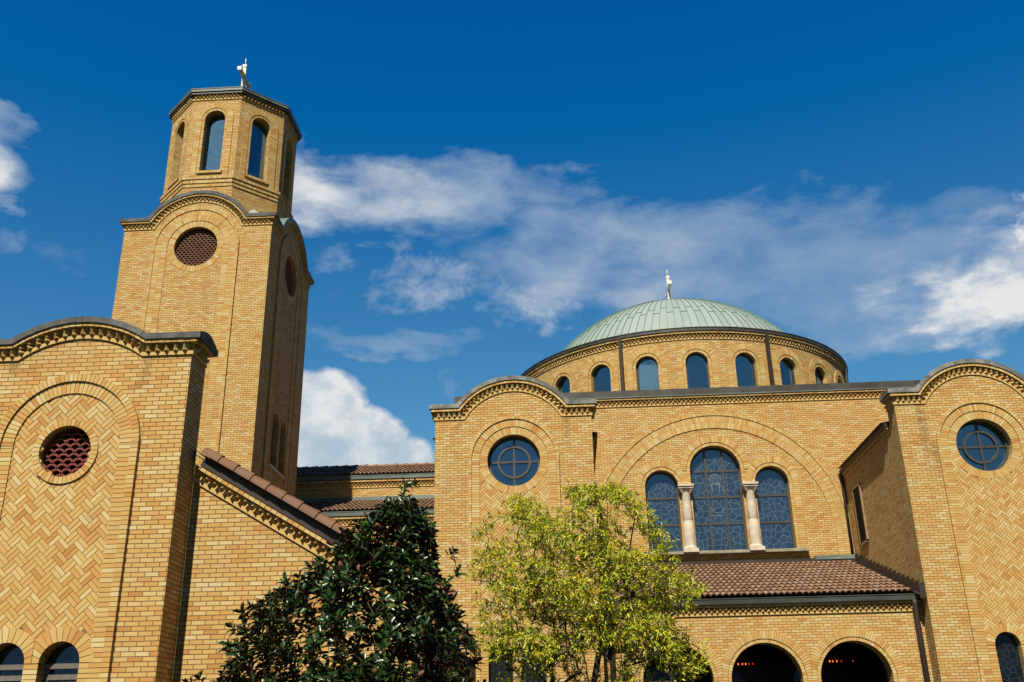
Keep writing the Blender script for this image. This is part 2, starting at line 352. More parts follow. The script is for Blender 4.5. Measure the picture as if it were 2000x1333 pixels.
RND = random.Random(7)
class MB:
    def __init__(s): s.v = []; s.f = []; s.uv = []; s.c = []; s.m = []; s.sm = []
    def face(s, pts, uvs=None, c=.5, m=0, smooth=False):
        i = len(s.v); s.v.extend(pts); s.f.append(tuple(range(i, i+len(pts))))
        s.uv.append(uvs or [(p[0], p[2]) for p in pts]); s.c.append(c); s.m.append(m); s.sm.append(smooth)
    def mesh(s, verts, faces, c=.5, m=0, smooth=True):
        i = len(s.v); s.v.extend(verts)
        for fa in faces:
            s.f.append(tuple(i+k for k in fa)); s.uv.append([(verts[k][0], verts[k][2]) for k in fa]); s.c.append(c); s.m.append(m); s.sm.append(smooth)
    def box(s, M, u0, u1, v0, v1, w0, w1, c=None, m=0, back=True):
        if c is None: c = RND.random()
        P = lambda a, b, d: M(a, b, d)
        q = [[(u0,v0,w1),(u1,v0,w1),(u1,v1,w1),(u0,v1,w1)], [(u0,v0,w0),(u0,v0,w1),(u0,v1,w1),(u0,v1,w0)], [(u1,v0,w1),(u1,v0,w0),(u1,v1,w0),(u1,v1,w1)],
             [(u0,v1,w1),(u1,v1,w1),(u1,v1,w0),(u0,v1,w0)], [(u0,v0,w0),(u1,v0,w0),(u1,v0,w1),(u0,v0,w1)]]
        if back: q.append([(u1,v0,w0),(u0,v0,w0),(u0,v1,w0),(u1,v1,w0)])
        for k, fa in enumerate(q):
            uv = [(a, b) if k in (0, 5) else ((d, b) if k in (1, 2) else (a, d)) for a, b, d in fa]
            s.face([P(*x) for x in fa], uv, c, m)
    def build(s, name, mats, parent=None, loc=None):
        me = bpy.data.meshes.new(name)
        vs = [(p[0], p[1], p[2] + H) for p in s.v]
        if loc is None:
            if not vs: vs = [(0, 0, 0)]
            loc = (sum(p[0] for p in vs)/len(vs), sum(p[1] for p in vs)/len(vs), min(p[2] for p in vs))
        me.from_pydata([(p[0]-loc[0], p[1]-loc[1], p[2]-loc[2]) for p in vs], [], s.f)
        ul = me.uv_layers.new(name='UVMap'); flat = []
        for q in s.uv:
            for a in q: flat.extend(a)
        ul.data.foreach_set('uv', flat)
        at = me.attributes.new('rnd', 'FLOAT', 'FACE'); at.data.foreach_set('value', s.c)
        me.polygons.foreach_set('material_index', s.m); me.polygons.foreach_set('use_smooth', s.sm)
        for q in (mats if isinstance(mats, (list, tuple)) else [mats]): me.materials.append(q)
        me.update()
        return link(bpy.data.objects.new(name, me), loc, parent)

# ---- wall frames: (u along the wall, v up, w outwards) -> point
def front(Y): return lambda u, v, w: (u, Y - w, v)
def right(X): return lambda u, v, w: (X + w, u, v)         # faces +X
def left(X): return lambda u, v, w: (X - w, u, v)          # faces -X
def facet(cx, cy, a, phi):
    n_ = (sin(phi), -cos(phi)); t_ = (cos(phi), sin(phi))
    return lambda u, v, w: (cx + n_[0]*(a+w) + t_[0]*u, cy + n_[1]*(a+w) + t_[1]*u, v)
def drum(cx, cy, R): return lambda u, v, w: (cx + (R+w)*sin(u/R), cy - (R+w)*cos(u/R), v)

# ---- 2-D shapes
def arch(cx, zs, r_, zb, n=20):
    return [(cx-r_, zb)] + [(cx - r_*cos(pi*i/n), zs + r_*sin(pi*i/n)) for i in range(n+1)] + [(cx+r_, zb)]
def circle(cx, cz, r_, n=36): return [(cx + r_*cos(2*pi*i/n), cz + r_*sin(2*pi*i/n)) for i in range(n)]

def flat(mb, M, outer, holes=(), w=0.0, reveal=0.0, m=0, c=.5, grid=None, rm=None, edge=0.0):
    """face with openings at offset w; reveal = depth of the returns inside the openings; edge = depth of the outer returns"""
    pts = [Vector(p) for p in outer]; loops = [list(range(len(outer)))]
    for h in holes:
        i = len(pts); pts += [Vector(p) for p in h]; loops.append(list(range(i, i+len(h))))
    if grid:
        gx, gy = grid
        u0, u1 = min(p[0] for p in outer), max(p[0] for p in outer); v0, v1 = min(p[1] for p in outer), max(p[1] for p in outer)
        k = int((u1-u0)/gx); l = max(1, int((v1-v0)/gy))
        for i in range(1, k):
            for j in range(0, l+1): pts.append(Vector((u0 + (u1-u0)*i/k, v0 + (v1-v0)*j/l)))
    vs, es, fs, *_ = delaunay_2d_cdt(pts, [], loops, 2, 1e-6)
    for fa in fs:
        mb.face([M(vs[k].x, vs[k].y, w) for k in fa], [(vs[k].x, vs[k].y) for k in fa], c, m)
    def ret(lp, d):
        L = 0.0
        for i in range(len(lp)):
            a, b = lp[i], lp[(i+1) % len(lp)]; e = math.dist(a, b)
            vert = abs(a[0]-b[0]) < 1e-4
            uv = [(0, a[1]), (0, b[1]), (d, b[1]), (d, a[1])] if vert else [(L, 0), (L+e, 0), (L+e, d), (L, d)]
            mb.face([M(a[0], a[1], w), M(b[0], b[1], w), M(b[0], b[1], w-d), M(a[0], a[1], w-d)], uv, c, m if rm is None else rm); L += e
    if reveal:
        for h in holes: ret(h, reveal)
    if edge: ret(list(outer), edge)

def vous(mb, M, cx, cz, r0, r1, a0, a1, w0, w1, bw=.0677, gap=.009, back=1, clip=None):
    n = max(3, round((a1-a0)*(r0+r1)/2/bw)); da = (a1-a0)/n
    for i in range(n):
        c = RND.random(); g0, g1 = gap/2/r0, gap/2/r1
        A, B = a0 + da*i, a0 + da*(i+1)
        jw = w1 + RND.uniform(-.002, .002)
        P = [(r0, A+g0), (r1, A+g1), (r1, B-g1), (r0, B-g0)]
        p2 = [(cx + q*cos(t), cz + q*sin(t)) for q, t in P]
        if clip:
            p2 = [(min(max(a, clip[0]), clip[1]), b) for a, b in p2]
            if max(a for a, b in p2)-min(a for a, b in p2) < .004: continue
        mb.face([M(a, b, jw) for a, b in p2], p2, c, 0)
        for k in range(4):
            a, b = p2[k], p2[(k+1) % 4]
            mb.face([M(a[0], a[1], jw), M(b[0], b[1], jw), M(b[0], b[1], w0), M(a[0], a[1], w0)], None, c, 0)
    if back:
        n2 = max(8, n)
        for i in range(n2):
            A, B = a0 + (a1-a0)*i/n2, a0 + (a1-a0)*(i+1)/n2
            for q0, q1, wa, wb in ((r0+.004, r1-.004, w1-.007, w1-.007), (r0+.004, r0+.004, w0, w1-.007), (r1-.004, r1-.004, w0, w1-.007)):
                if clip and not all(clip[0] <= cx+q*cos(t) <= clip[1] for q in (q0, q1) for t in (A, B)): continue
                mb.face([M(cx+q0*cos(A), cz+q0*sin(A), wa), M(cx+q1*cos(A), cz+q1*sin(A), wb), M(cx+q1*cos(B), cz+q1*sin(B), wb), M(cx+q0*cos(B), cz+q0*sin(B), wa)], None, .5, 1)

def stack(mb, M, u0, u1, z0, z1, w0, w1, gap=.009):
    k0 = floor(z0/BH)
    z = k0*BH
    mb.box(M, u0+.003, u1-.003, z0, z1, w0, w1-.007, .5, 1, back=False)
    while z < z1 - .01:
        a, b = max(z0, z)+gap/2, min(z1, z+BH)-gap/2
        if b > a: mb.box(M, u0, u1, a, b, w0, w1+RND.uniform(-.002, .002), RND.random(), 0, back=False)
        z += BH

def band(mb, M, cx, zs, r0, r1, zb, w0, w1, bw=.0677):
    vous(mb, M, cx, zs, r0, r1, 0, pi, w0, w1, bw)
    if zb < zs:
        stack(mb, M, cx-r1, cx-r0, zb, zs, w0, w1); stack(mb, M, cx+r0, cx+r1, zb, zs, w0, w1)

def herring(mb, M, cx, zt, inside, w0, w1, u0, u1, z0, z1):
    L, W, s2 = BW, 2*BH, sqrt(.5)
    rot = lambda a, b: (cx + (a-b)*s2, zt + (a+b)*s2)
    R_ = int(12 + (z1-z0)/.15)
    for i in range(-R_, R_):
        for j in range(-8, 9):
            ox, oy = i*W + j*L, i*W - j*L
            for kind in (0, 1):
                for h in (0, 1):
                    if kind == 0: a0, a1, b0, b1 = ox, ox+L, oy + h*BH, oy + (h+1)*BH
                    else: a0, a1, b0, b1 = ox+L + h*BH, ox+L + (h+1)*BH, oy+W-L, oy+W
                    c2 = rot((a0+a1)/2, (b0+b1)/2)
                    if not (u0-.07 < c2[0] < u1+.07 and z0-.05 < c2[1] < z1+.07) or not inside(*c2): continue
                    g = .0045; col = RND.random(); ww = w1 + RND.uniform(-.003, .003)
                    p2 = [rot(a0+g, b0+g), rot(a1-g, b0+g), rot(a1-g, b1-g), rot(a0+g, b1-g)]
                    mb.face([M(a, b, ww) for a, b in p2], p2, col, 0)
                    for k in range(4):
                        a, b = p2[k], p2[(k+1) % 4]
                        mb.face([M(a[0], a[1], ww), M(b[0], b[1], ww), M(b[0], b[1], w0), M(a[0], a[1], w0)], None, col, 0)

# ---- parapet profiles: off -> polyline (always the same number of points)
def straight(u0, u1, z): return lambda off, e=0.0: [(u0-e, z+off), (u1+e, z+off)]
def rake(u0, z0, u1, z1):
    L = math.dist((u0, z0), (u1, z1)); nx, nz = -(z1-z0)/L, (u1-u0)/L
    if nz < 0: nx, nz = -nx, -nz
    return lambda off, e=0.0: [(u0+nx*off, z0+nz*off), (u1+nx*off, z1+nz*off)]
def arched(cx, half, zs, R, zc, n=26, e0=1, e1=1):
    def fn(off, e=0.0):
        dx = sqrt((R+off)**2 - (zs+off-zc)**2); A = atan2(zs+off-zc, dx)
        arc = [(cx + (R+off)*cos(pi-A - (pi-2*A)*i/n), zc + (R+off)*sin(pi-A - (pi-2*A)*i/n)) for i in range(n+1)]
        return [(cx-half-e*e0, zs+off)] + arc + [(cx+half+e*e1, zs+off)]
    return fn
def strip(mb, M, pa, pb, w0, w1, c=.5, m=0, ends=True, top=True):
    L = 0.0
    for i in range(len(pa)-1):
        a, b, c2, d = pa[i], pa[i+1], pb[i+1], pb[i]; e = math.dist(a, b)
        mb.face([M(*a, w1), M(*b, w1), M(*c2, w1), M(*d, w1)], [(L, a[1]), (L+e, b[1]), (L+e, c2[1]), (L, d[1])], c, m)
        mb.face([M(*b, w1), M(*a, w1), M(*a, w0), M(*b, w0)], [(L+e, 0), (L, 0), (L, w1-w0), (L+e, w1-w0)], c, m)
        if top: mb.face([M(*d, w1), M(*c2, w1), M(*c2, w0), M(*d, w0)], [(L, 0), (L+e, 0), (L+e, w1-w0), (L, w1-w0)], c, m)
        L += e
    if ends:
        for a, d in ((pa[0], pb[0]), (pa[-1], pb[-1])):
            mb.face([M(*a, w1), M(*a, w0), M(*d, w0), M(*d, w1)], [(0, a[1]), (w1-w0, a[1]), (w1-w0, d[1]), (0, d[1])], c, m)
def walk(poly, step, phase=0.0):
    seg = [math.dist(poly[i], poly[i+1]) for i in range(len(poly)-1)]; T = sum(seg)
    n = max(1, int(T/step)); s0 = (T - n*step)/2 + step/2 + phase*step
    out = []; k = 0; acc = 0.0
    for i in range(n - (1 if phase else 0)):
        s_ = s0 + i*step
        while k < len(seg)-1 and s_ > acc + seg[k]: acc += seg[k]; k += 1
        t = (s_-acc)/seg[k]; a, b = poly[k], poly[k+1]
        d = ((b[0]-a[0])/seg[k], (b[1]-a[1])/seg[k])
        out.append(((a[0]+(b[0]-a[0])*t, a[1]+(b[1]-a[1])*t), d))
    return out
def teeth(mb, M, poly, h, pitch, wb, wt, phase):
    for p, d in walk(poly, pitch, phase):
        n = (-d[1], d[0])
        if n[1] < 0: n = (d[1], -d[0])
        hh = h/2 - .004; hf = pitch/2 - .004; c = RND.random(); q = wt + RND.uniform(-.006, .006)
        P = lambda s_, t_, w: M(p[0] + d[0]*s_ + n[0]*t_, p[1] + d[1]*s_ + n[1]*t_, w)
        a0, a1, b0, b1, c0, c1 = P(-hf,-hh,wb), P(-hf,hh,wb), P(hf,-hh,wb), P(hf,hh,wb), P(0,-hh,q), P(0,hh,q)
        mb.face([a0, c0, c1, a1], None, c); mb.face([c0, b0, b1, c1], None, c); mb.face([a0, b0, c0], None, c); mb.face([a1, c1, b1], None, c)
def headers(mb, M, fn, o0, o1, w0, w1, e, step=.1016):
    pa, pb = fn(o0, e), fn(o1, e)
    strip(mb, M, fn(o0+.004, e-.003), fn(o1-.004, e-.003), w0, w1-.008, .5, 1)
    mid = fn((o0+o1)/2, e); h = (o1-o0)/2
    for p, d in walk(mid, step):
        n = (-d[1], d[0])
        if n[1] < 0: n = (d[1], -d[0])
        c = RND.random(); hf = step/2 - .0045; hh = h-.002; q = w1 + RND.uniform(-.002, .002)
        P = lambda s_, t_, w: M(p[0] + d[0]*s_ + n[0]*t_, p[1] + d[1]*s_ + n[1]*t_, w)
        A = [P(-hf,-hh,q), P(hf,-hh,q), P(hf,hh,q), P(-hf,hh,q)]; B = [P(-hf,-hh,w0), P(hf,-hh,w0), P(hf,hh,w0), P(-hf,hh,w0)]
        mb.face(A, None, c)
        for k in range(4): mb.face([A[k], B[k], B[(k+1) % 4], A[(k+1) % 4]], None, c)
def cornice(M, fn, h, parent, name='dogtooth_cornice', pitch=.144, e=0.0, head=True):
    """corbelled brick cornice: plain course, two staggered dog-tooth courses, header course"""
    mb = MB()
    strip(mb, M, fn(0, e*.03), fn(h, e*.03), 0, .030, .6)
    strip(mb, M, fn(2*h, e*.02), fn(3*h, e*.02), 0, .020, .2)
    teeth(mb, M, fn(1.5*h, e*.03), h, pitch, .0, .092, 0)
    teeth(mb, M, fn(2.5*h, e*.05), h, pitch, .02, .096, .5)
    if head: headers(mb, M, fn, 3*h, 4*h, 0, .124, e*.124)
    return mb.build(name, [M_PIECE, M_MORTAR], parent)
def coping(M, fn, o0, o1, w0, w1, parent, mt, name='coping', e=0.0, joint=1.05, top_slope=0.0):
    mb = MB(); pa, pb = fn(o0, e), fn(o1, e)
    def sub(poly, s0, s1):
        seg = [math.dist(poly[i], poly[i+1]) for i in range(len(poly)-1)]; T = sum(seg); out = []
        def at(s_):
            acc = 0
            for i, q in enumerate(seg):
                if s_ <= acc+q or i == len(seg)-1:
                    t = (s_-acc)/q; a, b = poly[i], poly[i+1]; return (a[0]+(b[0]-a[0])*t, a[1]+(b[1]-a[1])*t)
                acc += q
        return at
    strip(mb, M, pa, pb, w0, w1, .5)
    # standing joints
    for p, d in walk(fn((o0+o1)/2, e), joint):
        n = (-d[1], d[0])
        if n[1] < 0: n = (d[1], -d[0])
        hh = (o1-o0)/2 + .004
        P = lambda s_, t_, w: M(p[0] + d[0]*s_ + n[0]*t_, p[1] + d[1]*s_ + n[1]*t_, w)
        for s0 in (-.007,):
            A = [P(s0,-hh,w1+.004), P(s0+.014,-hh,w1+.004), P(s0+.014,hh,w1+.004), P(s0,hh,w1+.004)]
            B = [P(s0,-hh,w1-.02), P(s0+.014,-hh,w1-.02), P(s0+.014,hh,w1-.02), P(s0,hh,w1-.02)]
            mb.face(A, None, .5, 1)
            for k in range(4): mb.face([A[k], B[k], B[(k+1) % 4], A[(k+1) % 4]], None, .5, 1)
    return mb.build(name, [mt, M_DKMETAL], parent)

def tube(mb, pts, rad, n=8, c=.5, m=0, cap=True):
    rings = []
    pts = [Vector(p) for p in pts]
    for i, p in enumerate(pts):
        t = (pts[min(i+1, len(pts)-1)] - pts[max(i-1, 0)]).normalized()
        a = t.cross(Vector((0, 0, 1)) if abs(t.z) < .9 else Vector((1, 0, 0))).normalized(); b = t.cross(a)
        rr = rad[i] if isinstance(rad, (list, tuple)) else rad
        rings.append([p + (a*cos(2*pi*k/n) + b*sin(2*pi*k/n))*rr for k in range(n)])
    vs = [tuple(q) for rg in rings for q in rg]; fs = []
    for i in range(len(pts)-1):
        for k in range(n): fs.append((i*n+k, i*n+(k+1) % n, (i+1)*n+(k+1) % n, (i+1)*n+k))
    if cap: fs.append(tuple(range(n-1, -1, -1))); fs.append(tuple((len(pts)-1)*n+k for k in range(n)))
    mb.mesh(vs, fs, c, m, True)
def lathe(mb, cx, cy, prof, n=24, c=.5, m=0, smooth=True, a0=0.0, a1=2*pi):
    vs = []; fs = []
    full = abs(a1-a0-2*pi) < 1e-6; cnt = n if full else n+1
    for r_, z in prof:
        for k in range(cnt):
            t = a0 + (a1-a0)*k/n; vs.append((cx + r_*sin(t), cy - r_*cos(t), z))
    for i in range(len(prof)-1):
        for k in range(n):
            k2 = (k+1) % cnt
            fs.append((i*cnt+k, i*cnt+k2, (i+1)*cnt+k2, (i+1)*cnt+k))
    mb.mesh(vs, fs, c, m, smooth)

def tile_roof(parent, x0, x1, y0, z0, y1, z1, name='tile_roof', pitch=.165, row=.43, per=6, cut=None):
    """barrel clay tiles on a plane rising from the eave (y0,z0) to (y1,z1)"""
    mb = MB(); S = math.dist((y0, z0), (y1, z1)); dy, dz = (y1-y0)/S, (z1-z0)/S; ny, nz = -dz, dy
    nr = max(1, round(S/row)); nc = max(1, round((x1-x0)/pitch)); pitch = (x1-x0)/nc
    prof = [(k/per, .052*(max(0, cos(pi*(k/per-.5)*1.0)))**.8 if True else 0) for k in range(per+1)]
    for j in range(nr):
        s0, s1 = S*j/nr, S*(j+1)/nr + .02
        for i in range(nc):
            c = RND.random()
            vs = []; jig = RND.uniform(-.014, .014)
            for ss_, lift in ((s0+jig, .036), (s1, .0)):
                for t, hgt in prof:
                    hh = hgt + lift
                    vs.append((x0 + (i+t)*pitch, y0 + dy*ss_ + ny*hh, z0 + dz*ss_ + nz*hh))
            k = per+1
            for t, hgt in prof:                                     # closed butt end, coloured dark as the shade inside a hollow tile
                hh = max(0.0, hgt - .008)
                vs.append((x0 + (i+t)*pitch, y0 + dy*(s0+jig) + ny*hh, z0 + dz*(s0+jig) + nz*hh))
            fs = [(q, q+1, k+q+1, k+q) for q in range(per)]
            mb.mesh(vs, fs, c, 0, False)
            mb.mesh(vs, [(2*k+q, 2*k+q+1, q+1, q) for q in range(per)], c, 1, False)
    return mb.build(name, [M_TILE, M_TILESHADE], parent)

def gutter_x(parent, x0, x1, y, z0, z1, mt=None, name='gutter', d=.17):
    mb = MB(); F_ = front(y)
    prof = [(0, z0), (.03, z0-.012), (.05, z0), (d*.9, z0+.01), (d, z1-.03), (d+.015, z1-.02), (d+.015, z1), (0, z1)]
    for i in range(len(prof)-1):
        (w0, a), (w1, b) = prof[i], prof[i+1]
        mb.face([F_(x0, a, w0), F_(x1, a, w0), F_(x1, b, w1), F_(x0, b, w1)])
    for x in (x0, x1): mb.face([F_(x, b, a) for a, b in prof])
    return mb.build(name, mt or M_GUTTER, parent)

def win_arch(M, cx, zs, r_, zb, rec, parent, glassmat, name='arched_window', hb=(), vb=(), fw=.05, frame=None, bar=.045, depth=.05):
    """frame with bars (the window part) and its glass"""
    mb = MB(); o = arch(cx, zs, r_+.02, zb-.01); i_ = arch(cx, zs, r_-fw, zb+fw)
    for k in range(len(o)):
        k2 = (k+1) % len(o)
        a, b, c2, d = o[k], o[k2], i_[k2], i_[k]
        mb.face([M(*a, -rec+depth), M(*b, -rec+depth), M(*c2, -rec+depth), M(*d, -rec+depth)])
        mb.face([M(*d, -rec+depth), M(*c2, -rec+depth), M(*c2, -rec), M(*d, -rec)])
    for z in hb: mb.box(M, cx-r_, cx+r_, z-bar/2, z+bar/2, -rec-.01, -rec+depth*.8, .5)
    for x in vb:
        zt = zs + sqrt(max(0, r_*r_ - x*x))
        mb.box(M, cx+x-bar/2, cx+x+bar/2, zb, zt, -rec-.01, -rec+depth*.86, .5)
    fo = mb.build(name, frame or M_FRAME, parent)
    g = MB(); flat(g, M, arch(cx, zs, r_+.015, zb-.005), w=-rec+.008); g.build('glass', glassmat, fo)
    return fo
def win_round(M, cx, cz, r_, rec, parent, glassmat):
    mb = MB(); n = 48
    def ring(ra, rb, w0, w1):
        for k in range(n):
            A, B = 2*pi*k/n, 2*pi*(k+1)/n
            p = lambda q, t, w: M(cx + q*cos(t), cz + q*sin(t), w)
            mb.face([p(ra,A,w1), p(rb,A,w1), p(rb,B,w1), p(ra,B,w1)]); mb.face([p(ra,A,w0), p(ra,A,w1), p(ra,B,w1), p(ra,B,w0)]); mb.face([p(rb,A,w0), p(rb,A,w1), p(rb,B,w1), p(rb,B,w0)])
    ring(r_-.055, r_+.02, -rec, -rec+.07); ring(r_*.60-.03, r_*.60+.03, -rec, -rec+.06)
    mb.box(M, cx-r_+.04, cx+r_-.04, cz-.026, cz+.026, -rec-.005, -rec+.052, .5)
    mb.box(M, cx-.028, cx+.028, cz-r_+.04, cz+r_-.04, -rec-.006, -rec+.046, .5)
    fo = mb.build('round_window', M_FRAME, parent)
    g = MB(); flat(g, M, circle(cx, cz, r_+.015), w=-rec+.004); g.build('glass', glassmat, fo)
    return fo
def grille_round(M, cx, cz, r_, rec, parent, mt, sx, sz, name):
    """pierced clay screen of overlapping scallops in a round opening, dark behind"""
    mb = MB(); t = .014 if sx > .12 else .010
    rows = int(2*r_/sz)+3
    for j in range(-rows//2-1, rows//2+2):
        z = cz + j*sz; xo = sx/2 if j % 2 else 0
        for i in range(-int(r_/sx)-2, int(r_/sx)+3):
            x = cx + i*sx + xo; N_ = 8
            for k in range(N_):
                A, B = pi*k/N_, pi*(k+1)/N_
                P = [(x - sx/2*cos(A), z + sz*.92*sin(A)), (x - sx/2*cos(B), z + sz*.92*sin(B))]
                if any(math.dist(q, (cx, cz)) > r_+.015 for q in P): continue
                q0, q1 = P; d = math.dist(q0, q1); nx, nz = -(q1[1]-q0[1])/d*t, (q1[0]-q0[0])/d*t
                a, b, c2, d2 = (q0[0]-nx, q0[1]-nz), (q1[0]-nx, q1[1]-nz), (q1[0]+nx, q1[1]+nz), (q0[0]+nx, q0[1]+nz)
                mb.face([M(*a,-rec), M(*b,-rec), M(*c2,-rec), M(*d2,-rec)], None, .5)
                mb.face([M(*d2,-rec), M(*c2,-rec), M(*c2,-rec-.06), M(*d2,-rec-.06)], None, .5)
                mb.face([M(*a,-rec), M(*b,-rec), M(*b,-rec-.06), M(*a,-rec-.06)], None, .5)
    go = mb.build(name, mt, parent)
    b = MB(); flat(b, M, circle(cx, cz, r_+.03), w=-rec-.14); b.build('screen_backing', M_DARK, go)
    return go

BACK = 1.0
# ================================================================== ground
def ground():
    for nm, x0, x1, y0, y1, z, mt in (('ground', -400, 400, -400, 400, -H, M_LAWN), ('pavement', -14, 12, 2.0, 9.5, -H+.004, M_PAVE)):
        mb = MB(); mb.face([(x0,y0,z),(x1,y0,z),(x1,y1,z),(x0,y1,z)]); tag(mb.build(nm, mt, None), kind='structure')
ground()

def solid_box(x0, x1, y0, y1, z0, z1, name, parent, mt, faces='lrbt'):
    """plain brick body: left, right, back, top"""
    mb = MB()
    if 'l' in faces: mb.face([(x0,y1,z0),(x0,y0,z0),(x0,y0,z1),(x0,y1,z1)], [(y1,z0),(y0,z0),(y0,z1),(y1,z1)])
    if 'r' in faces: mb.face([(x1,y0,z0),(x1,y1,z0),(x1,y1,z1),(x1,y0,z1)], [(y0,z0),(y1,z0),(y1,z1),(y0,z1)])
    if 'b' in faces: mb.face([(x1,y1,z0),(x0,y1,z0),(x0,y1,z1),(x1,y1,z1)], [(x1,z0),(x0,z0),(x0,z1),(x1,z1)])
    if 'f' in faces: mb.face([(x0,y0,z0),(x1,y0,z0),(x1,y0,z1),(x0,y0,z1)], [(x0,z0),(x1,z0),(x1,z1),(x0,z1)])
    if 't' in faces: mb.face([(x0,y0,z1),(x1,y0,z1),(x1,y1,z1),(x0,y1,z1)], [(x0,y0),(x1,y0),(x1,y1),(x0,y1)])
    return mb.build(name, mt, parent)

# ================================================================== near building, left
def near_building():
    T = thing('side_building', (-7.44, 14.6, -H), 'low brick building at the left edge with scalloped parapet and round red grille', 'building')
    cx, Y0 = -7.44, 14.0; hw = 1.76; M = front(Y0)
    fn = arched(cx, hw, 5.75, 1.63, 4.45)
    top = fn(.24)
    wins = [arch(cx+s*.39, 1.225, .29, -.6) for s in (-1, 1)]
    mb = MB()
    flat(mb, M, [(cx-hw, -H)] + top + [(cx+hw, -H)], [*wins, circle(cx, 4.26, .40)], reveal=.30)
    mb.build('bay_wall', M_BRICK, T)
    # the return of the bay and its back
    solid_box(cx-hw, cx+hw, Y0, 14.615, -H, 5.99, 'bay_return', T, M_BRICK, 'lr')
    # blind arch: proud hood, ring, herringbone field
    mb = MB(); band(mb, M, cx, 4.36, 1.005, 1.12, -H, 0, .062); mb.build('arch_hood', [M_PIECE, M_MORTAR], T)
    mb = MB(); band(mb, M, cx, 4.36, .815, 1.0, -H, 0, .032); mb.build('arch_ring', [M_PIECE, M_MORTAR], T)
    mb = MB(); vous(mb, M, cx, 4.26, .395, .50, 0, 2*pi, 0, .036); mb.build('round_ring', [M_PIECE, M_MORTAR], T)
    mb = MB()
    for s in (-1, 1):
        wx = cx+s*.39
        vous(mb, M, wx, 1.225, .29, .49, 0, pi, 0, .032, .085, clip=(-99, cx-.004) if s < 0 else (cx+.004, 99))
        stack(mb, M, wx+s*.29 if s > 0 else wx-.43, wx+.43 if s > 0 else wx-.29, -.6, 1.225, 0, .03)
    stack(mb, M, cx-.10, cx+.10, -.6, 1.225, 0, .031)
    mb.build('window_arch', [M_PIECE, M_MORTAR], T)
    def inside(x, z):
        a = abs(x-cx)
        if z > 4.36:
            if math.dist((x, z), (cx, 4.36)) > .87: return False
        elif a > .87: return False
        if math.dist((x, z), (cx, 4.26)) < .44: return False
        for s in (-1, 1):
            if z > 1.225 and math.dist((x, z), (cx+s*.39, 1.225)) < .44: return False
            if z <= 1.225 and a < .86: return False
        return True
    mb = MB()
    flat(mb, M, arch(cx, 4.36, .83, -H+.1), [*wins, circle(cx, 4.26, .42)], w=.003, m=1)
    herring(mb, M, cx, 4.36, inside, .002, .010, cx-.82, cx+.82, .9, 5.2)
    mb.build('herringbone_panel', [M_PIECE, M_MORTAR], T)
    grille_round(M, cx, 4.26, .39, .10, T, M_RED, .158, .079, 'round_grille')
    for s in (-1, 1):
        wx = cx+s*.39; rec = .21
        mb = MB(); o = arch(wx, 1.225, .31, -.62)
        for zz in (1.20, 1.055): mb.box(M, wx-.3, wx+.3, zz-.035, zz+.035, -rec-.02, -rec+(.06 if zz > 1.1 else .035), .5)
        for uu in (-.265, .265): mb.box(M, wx+uu-.035, wx+uu+.035, -.6, 1.16, -rec-.02, -rec+.028, .5)
        wo = mb.build('arched_window', M_FRAMEL, T)
        g = MB(); flat(g, M, arch(wx, 1.225, .305, -.61), w=-rec); g.build('glass', M_LOWGL, wo)
        b = MB()
        for k in range(14): b.box(M, wx-.23, wx+.23, .95-k*.10, 1.02-k*.10, -rec+.003, -rec+.012, .5)
        b.build('blind', M_BLIND, wo)
    cornice(M, fn, .058, T, e=1.0)
    coping(M, fn, .232, .325, -.70, .152, T, M_STONED, e=.152)
    # short return of the parapet on the right
    MR = right(cx+hw); fr = straight(Y0, 14.60, 5.75)
    cornice(MR, fr, .058, T, 'dogtooth_cornice')
    bow = lambda off, e=0.0: [(Y0-.15 + .80*i/10, 5.75 + off + .11*sin(pi*i/10)) for i in range(11)]
    mb = MB(); strip(mb, MR, bow(.225), bow(.322), -.10, .156); mb.build('coping', M_STONED, T)
    # ---- gabled wall to the right of the bay
    YE = 14.62; ME = front(YE); x0, x1 = cx+hw, -2.12
    z0 = 3.90; sl = -.592; zr = z0 + sl*(x1-x0)
    fr = rake(x0, z0, x1, zr)
    mb = MB(); flat(mb, ME, [(x0, -H), (x1, -H), (x1, zr+.28), (x0, z0+.28)]); mb.build('gable_wall', M_BRICK, T)
    solid_box(x0, x1, YE, 23.0, -H, zr, 'end_wall', T, M_BRICK, 'rb')
    cornice(ME, fr, .062, T)
    mb = MB(); strip(mb, ME, fr(.252), fr(.40), 0, .138); strip(mb, ME, fr(.385), fr(.41), 0, .15); mb.build('rake_fascia', M_BROWN, T)
    mb = MB(); d = Vector((1, 0, sl)).normalized(); n_ = Vector((-d.z, 0, d.x)); L = (x1-x0+.02)/d.x; k = 0; s_ = -.06
    while s_ < L:
        a, b = s_, s_+.315; vs = []; fs = []; S_ = 10
        for ss_, rr in ((a, .088), (b, .106)):
            base = Vector((x0, YE-.155, z0)) + d*ss_ + n_*.425
            for q in range(S_+1):
                t = pi*1.05*q/S_ - .08
                vs.append(tuple(base + Vector((0, -cos(t)*rr, 0)) + n_*(sin(t)*rr*1.25)))
        for q in range(S_): fs.append((q, q+1, S_+1+q+1, S_+1+q))
        mb.mesh(vs, fs, RND.random(), 0, True); mb.mesh(vs, [tuple(S_+1+q for q in range(S_+1))], .5, 1, False); s_ += .298  # lower end closed by a face in the painted shade colour
    mb.build('rake_tiles', [M_RAKE, M_TILESHADE], T)
    mb = MB(); zz = z0+.48
    mb.face([(x0, YE-.12, zz), (x1+.06, YE-.12, zz+sl*(x1+.06-x0)), (x1+.06, 23, zz+sl*(x1+.06-x0)), (x0, 23, zz)])
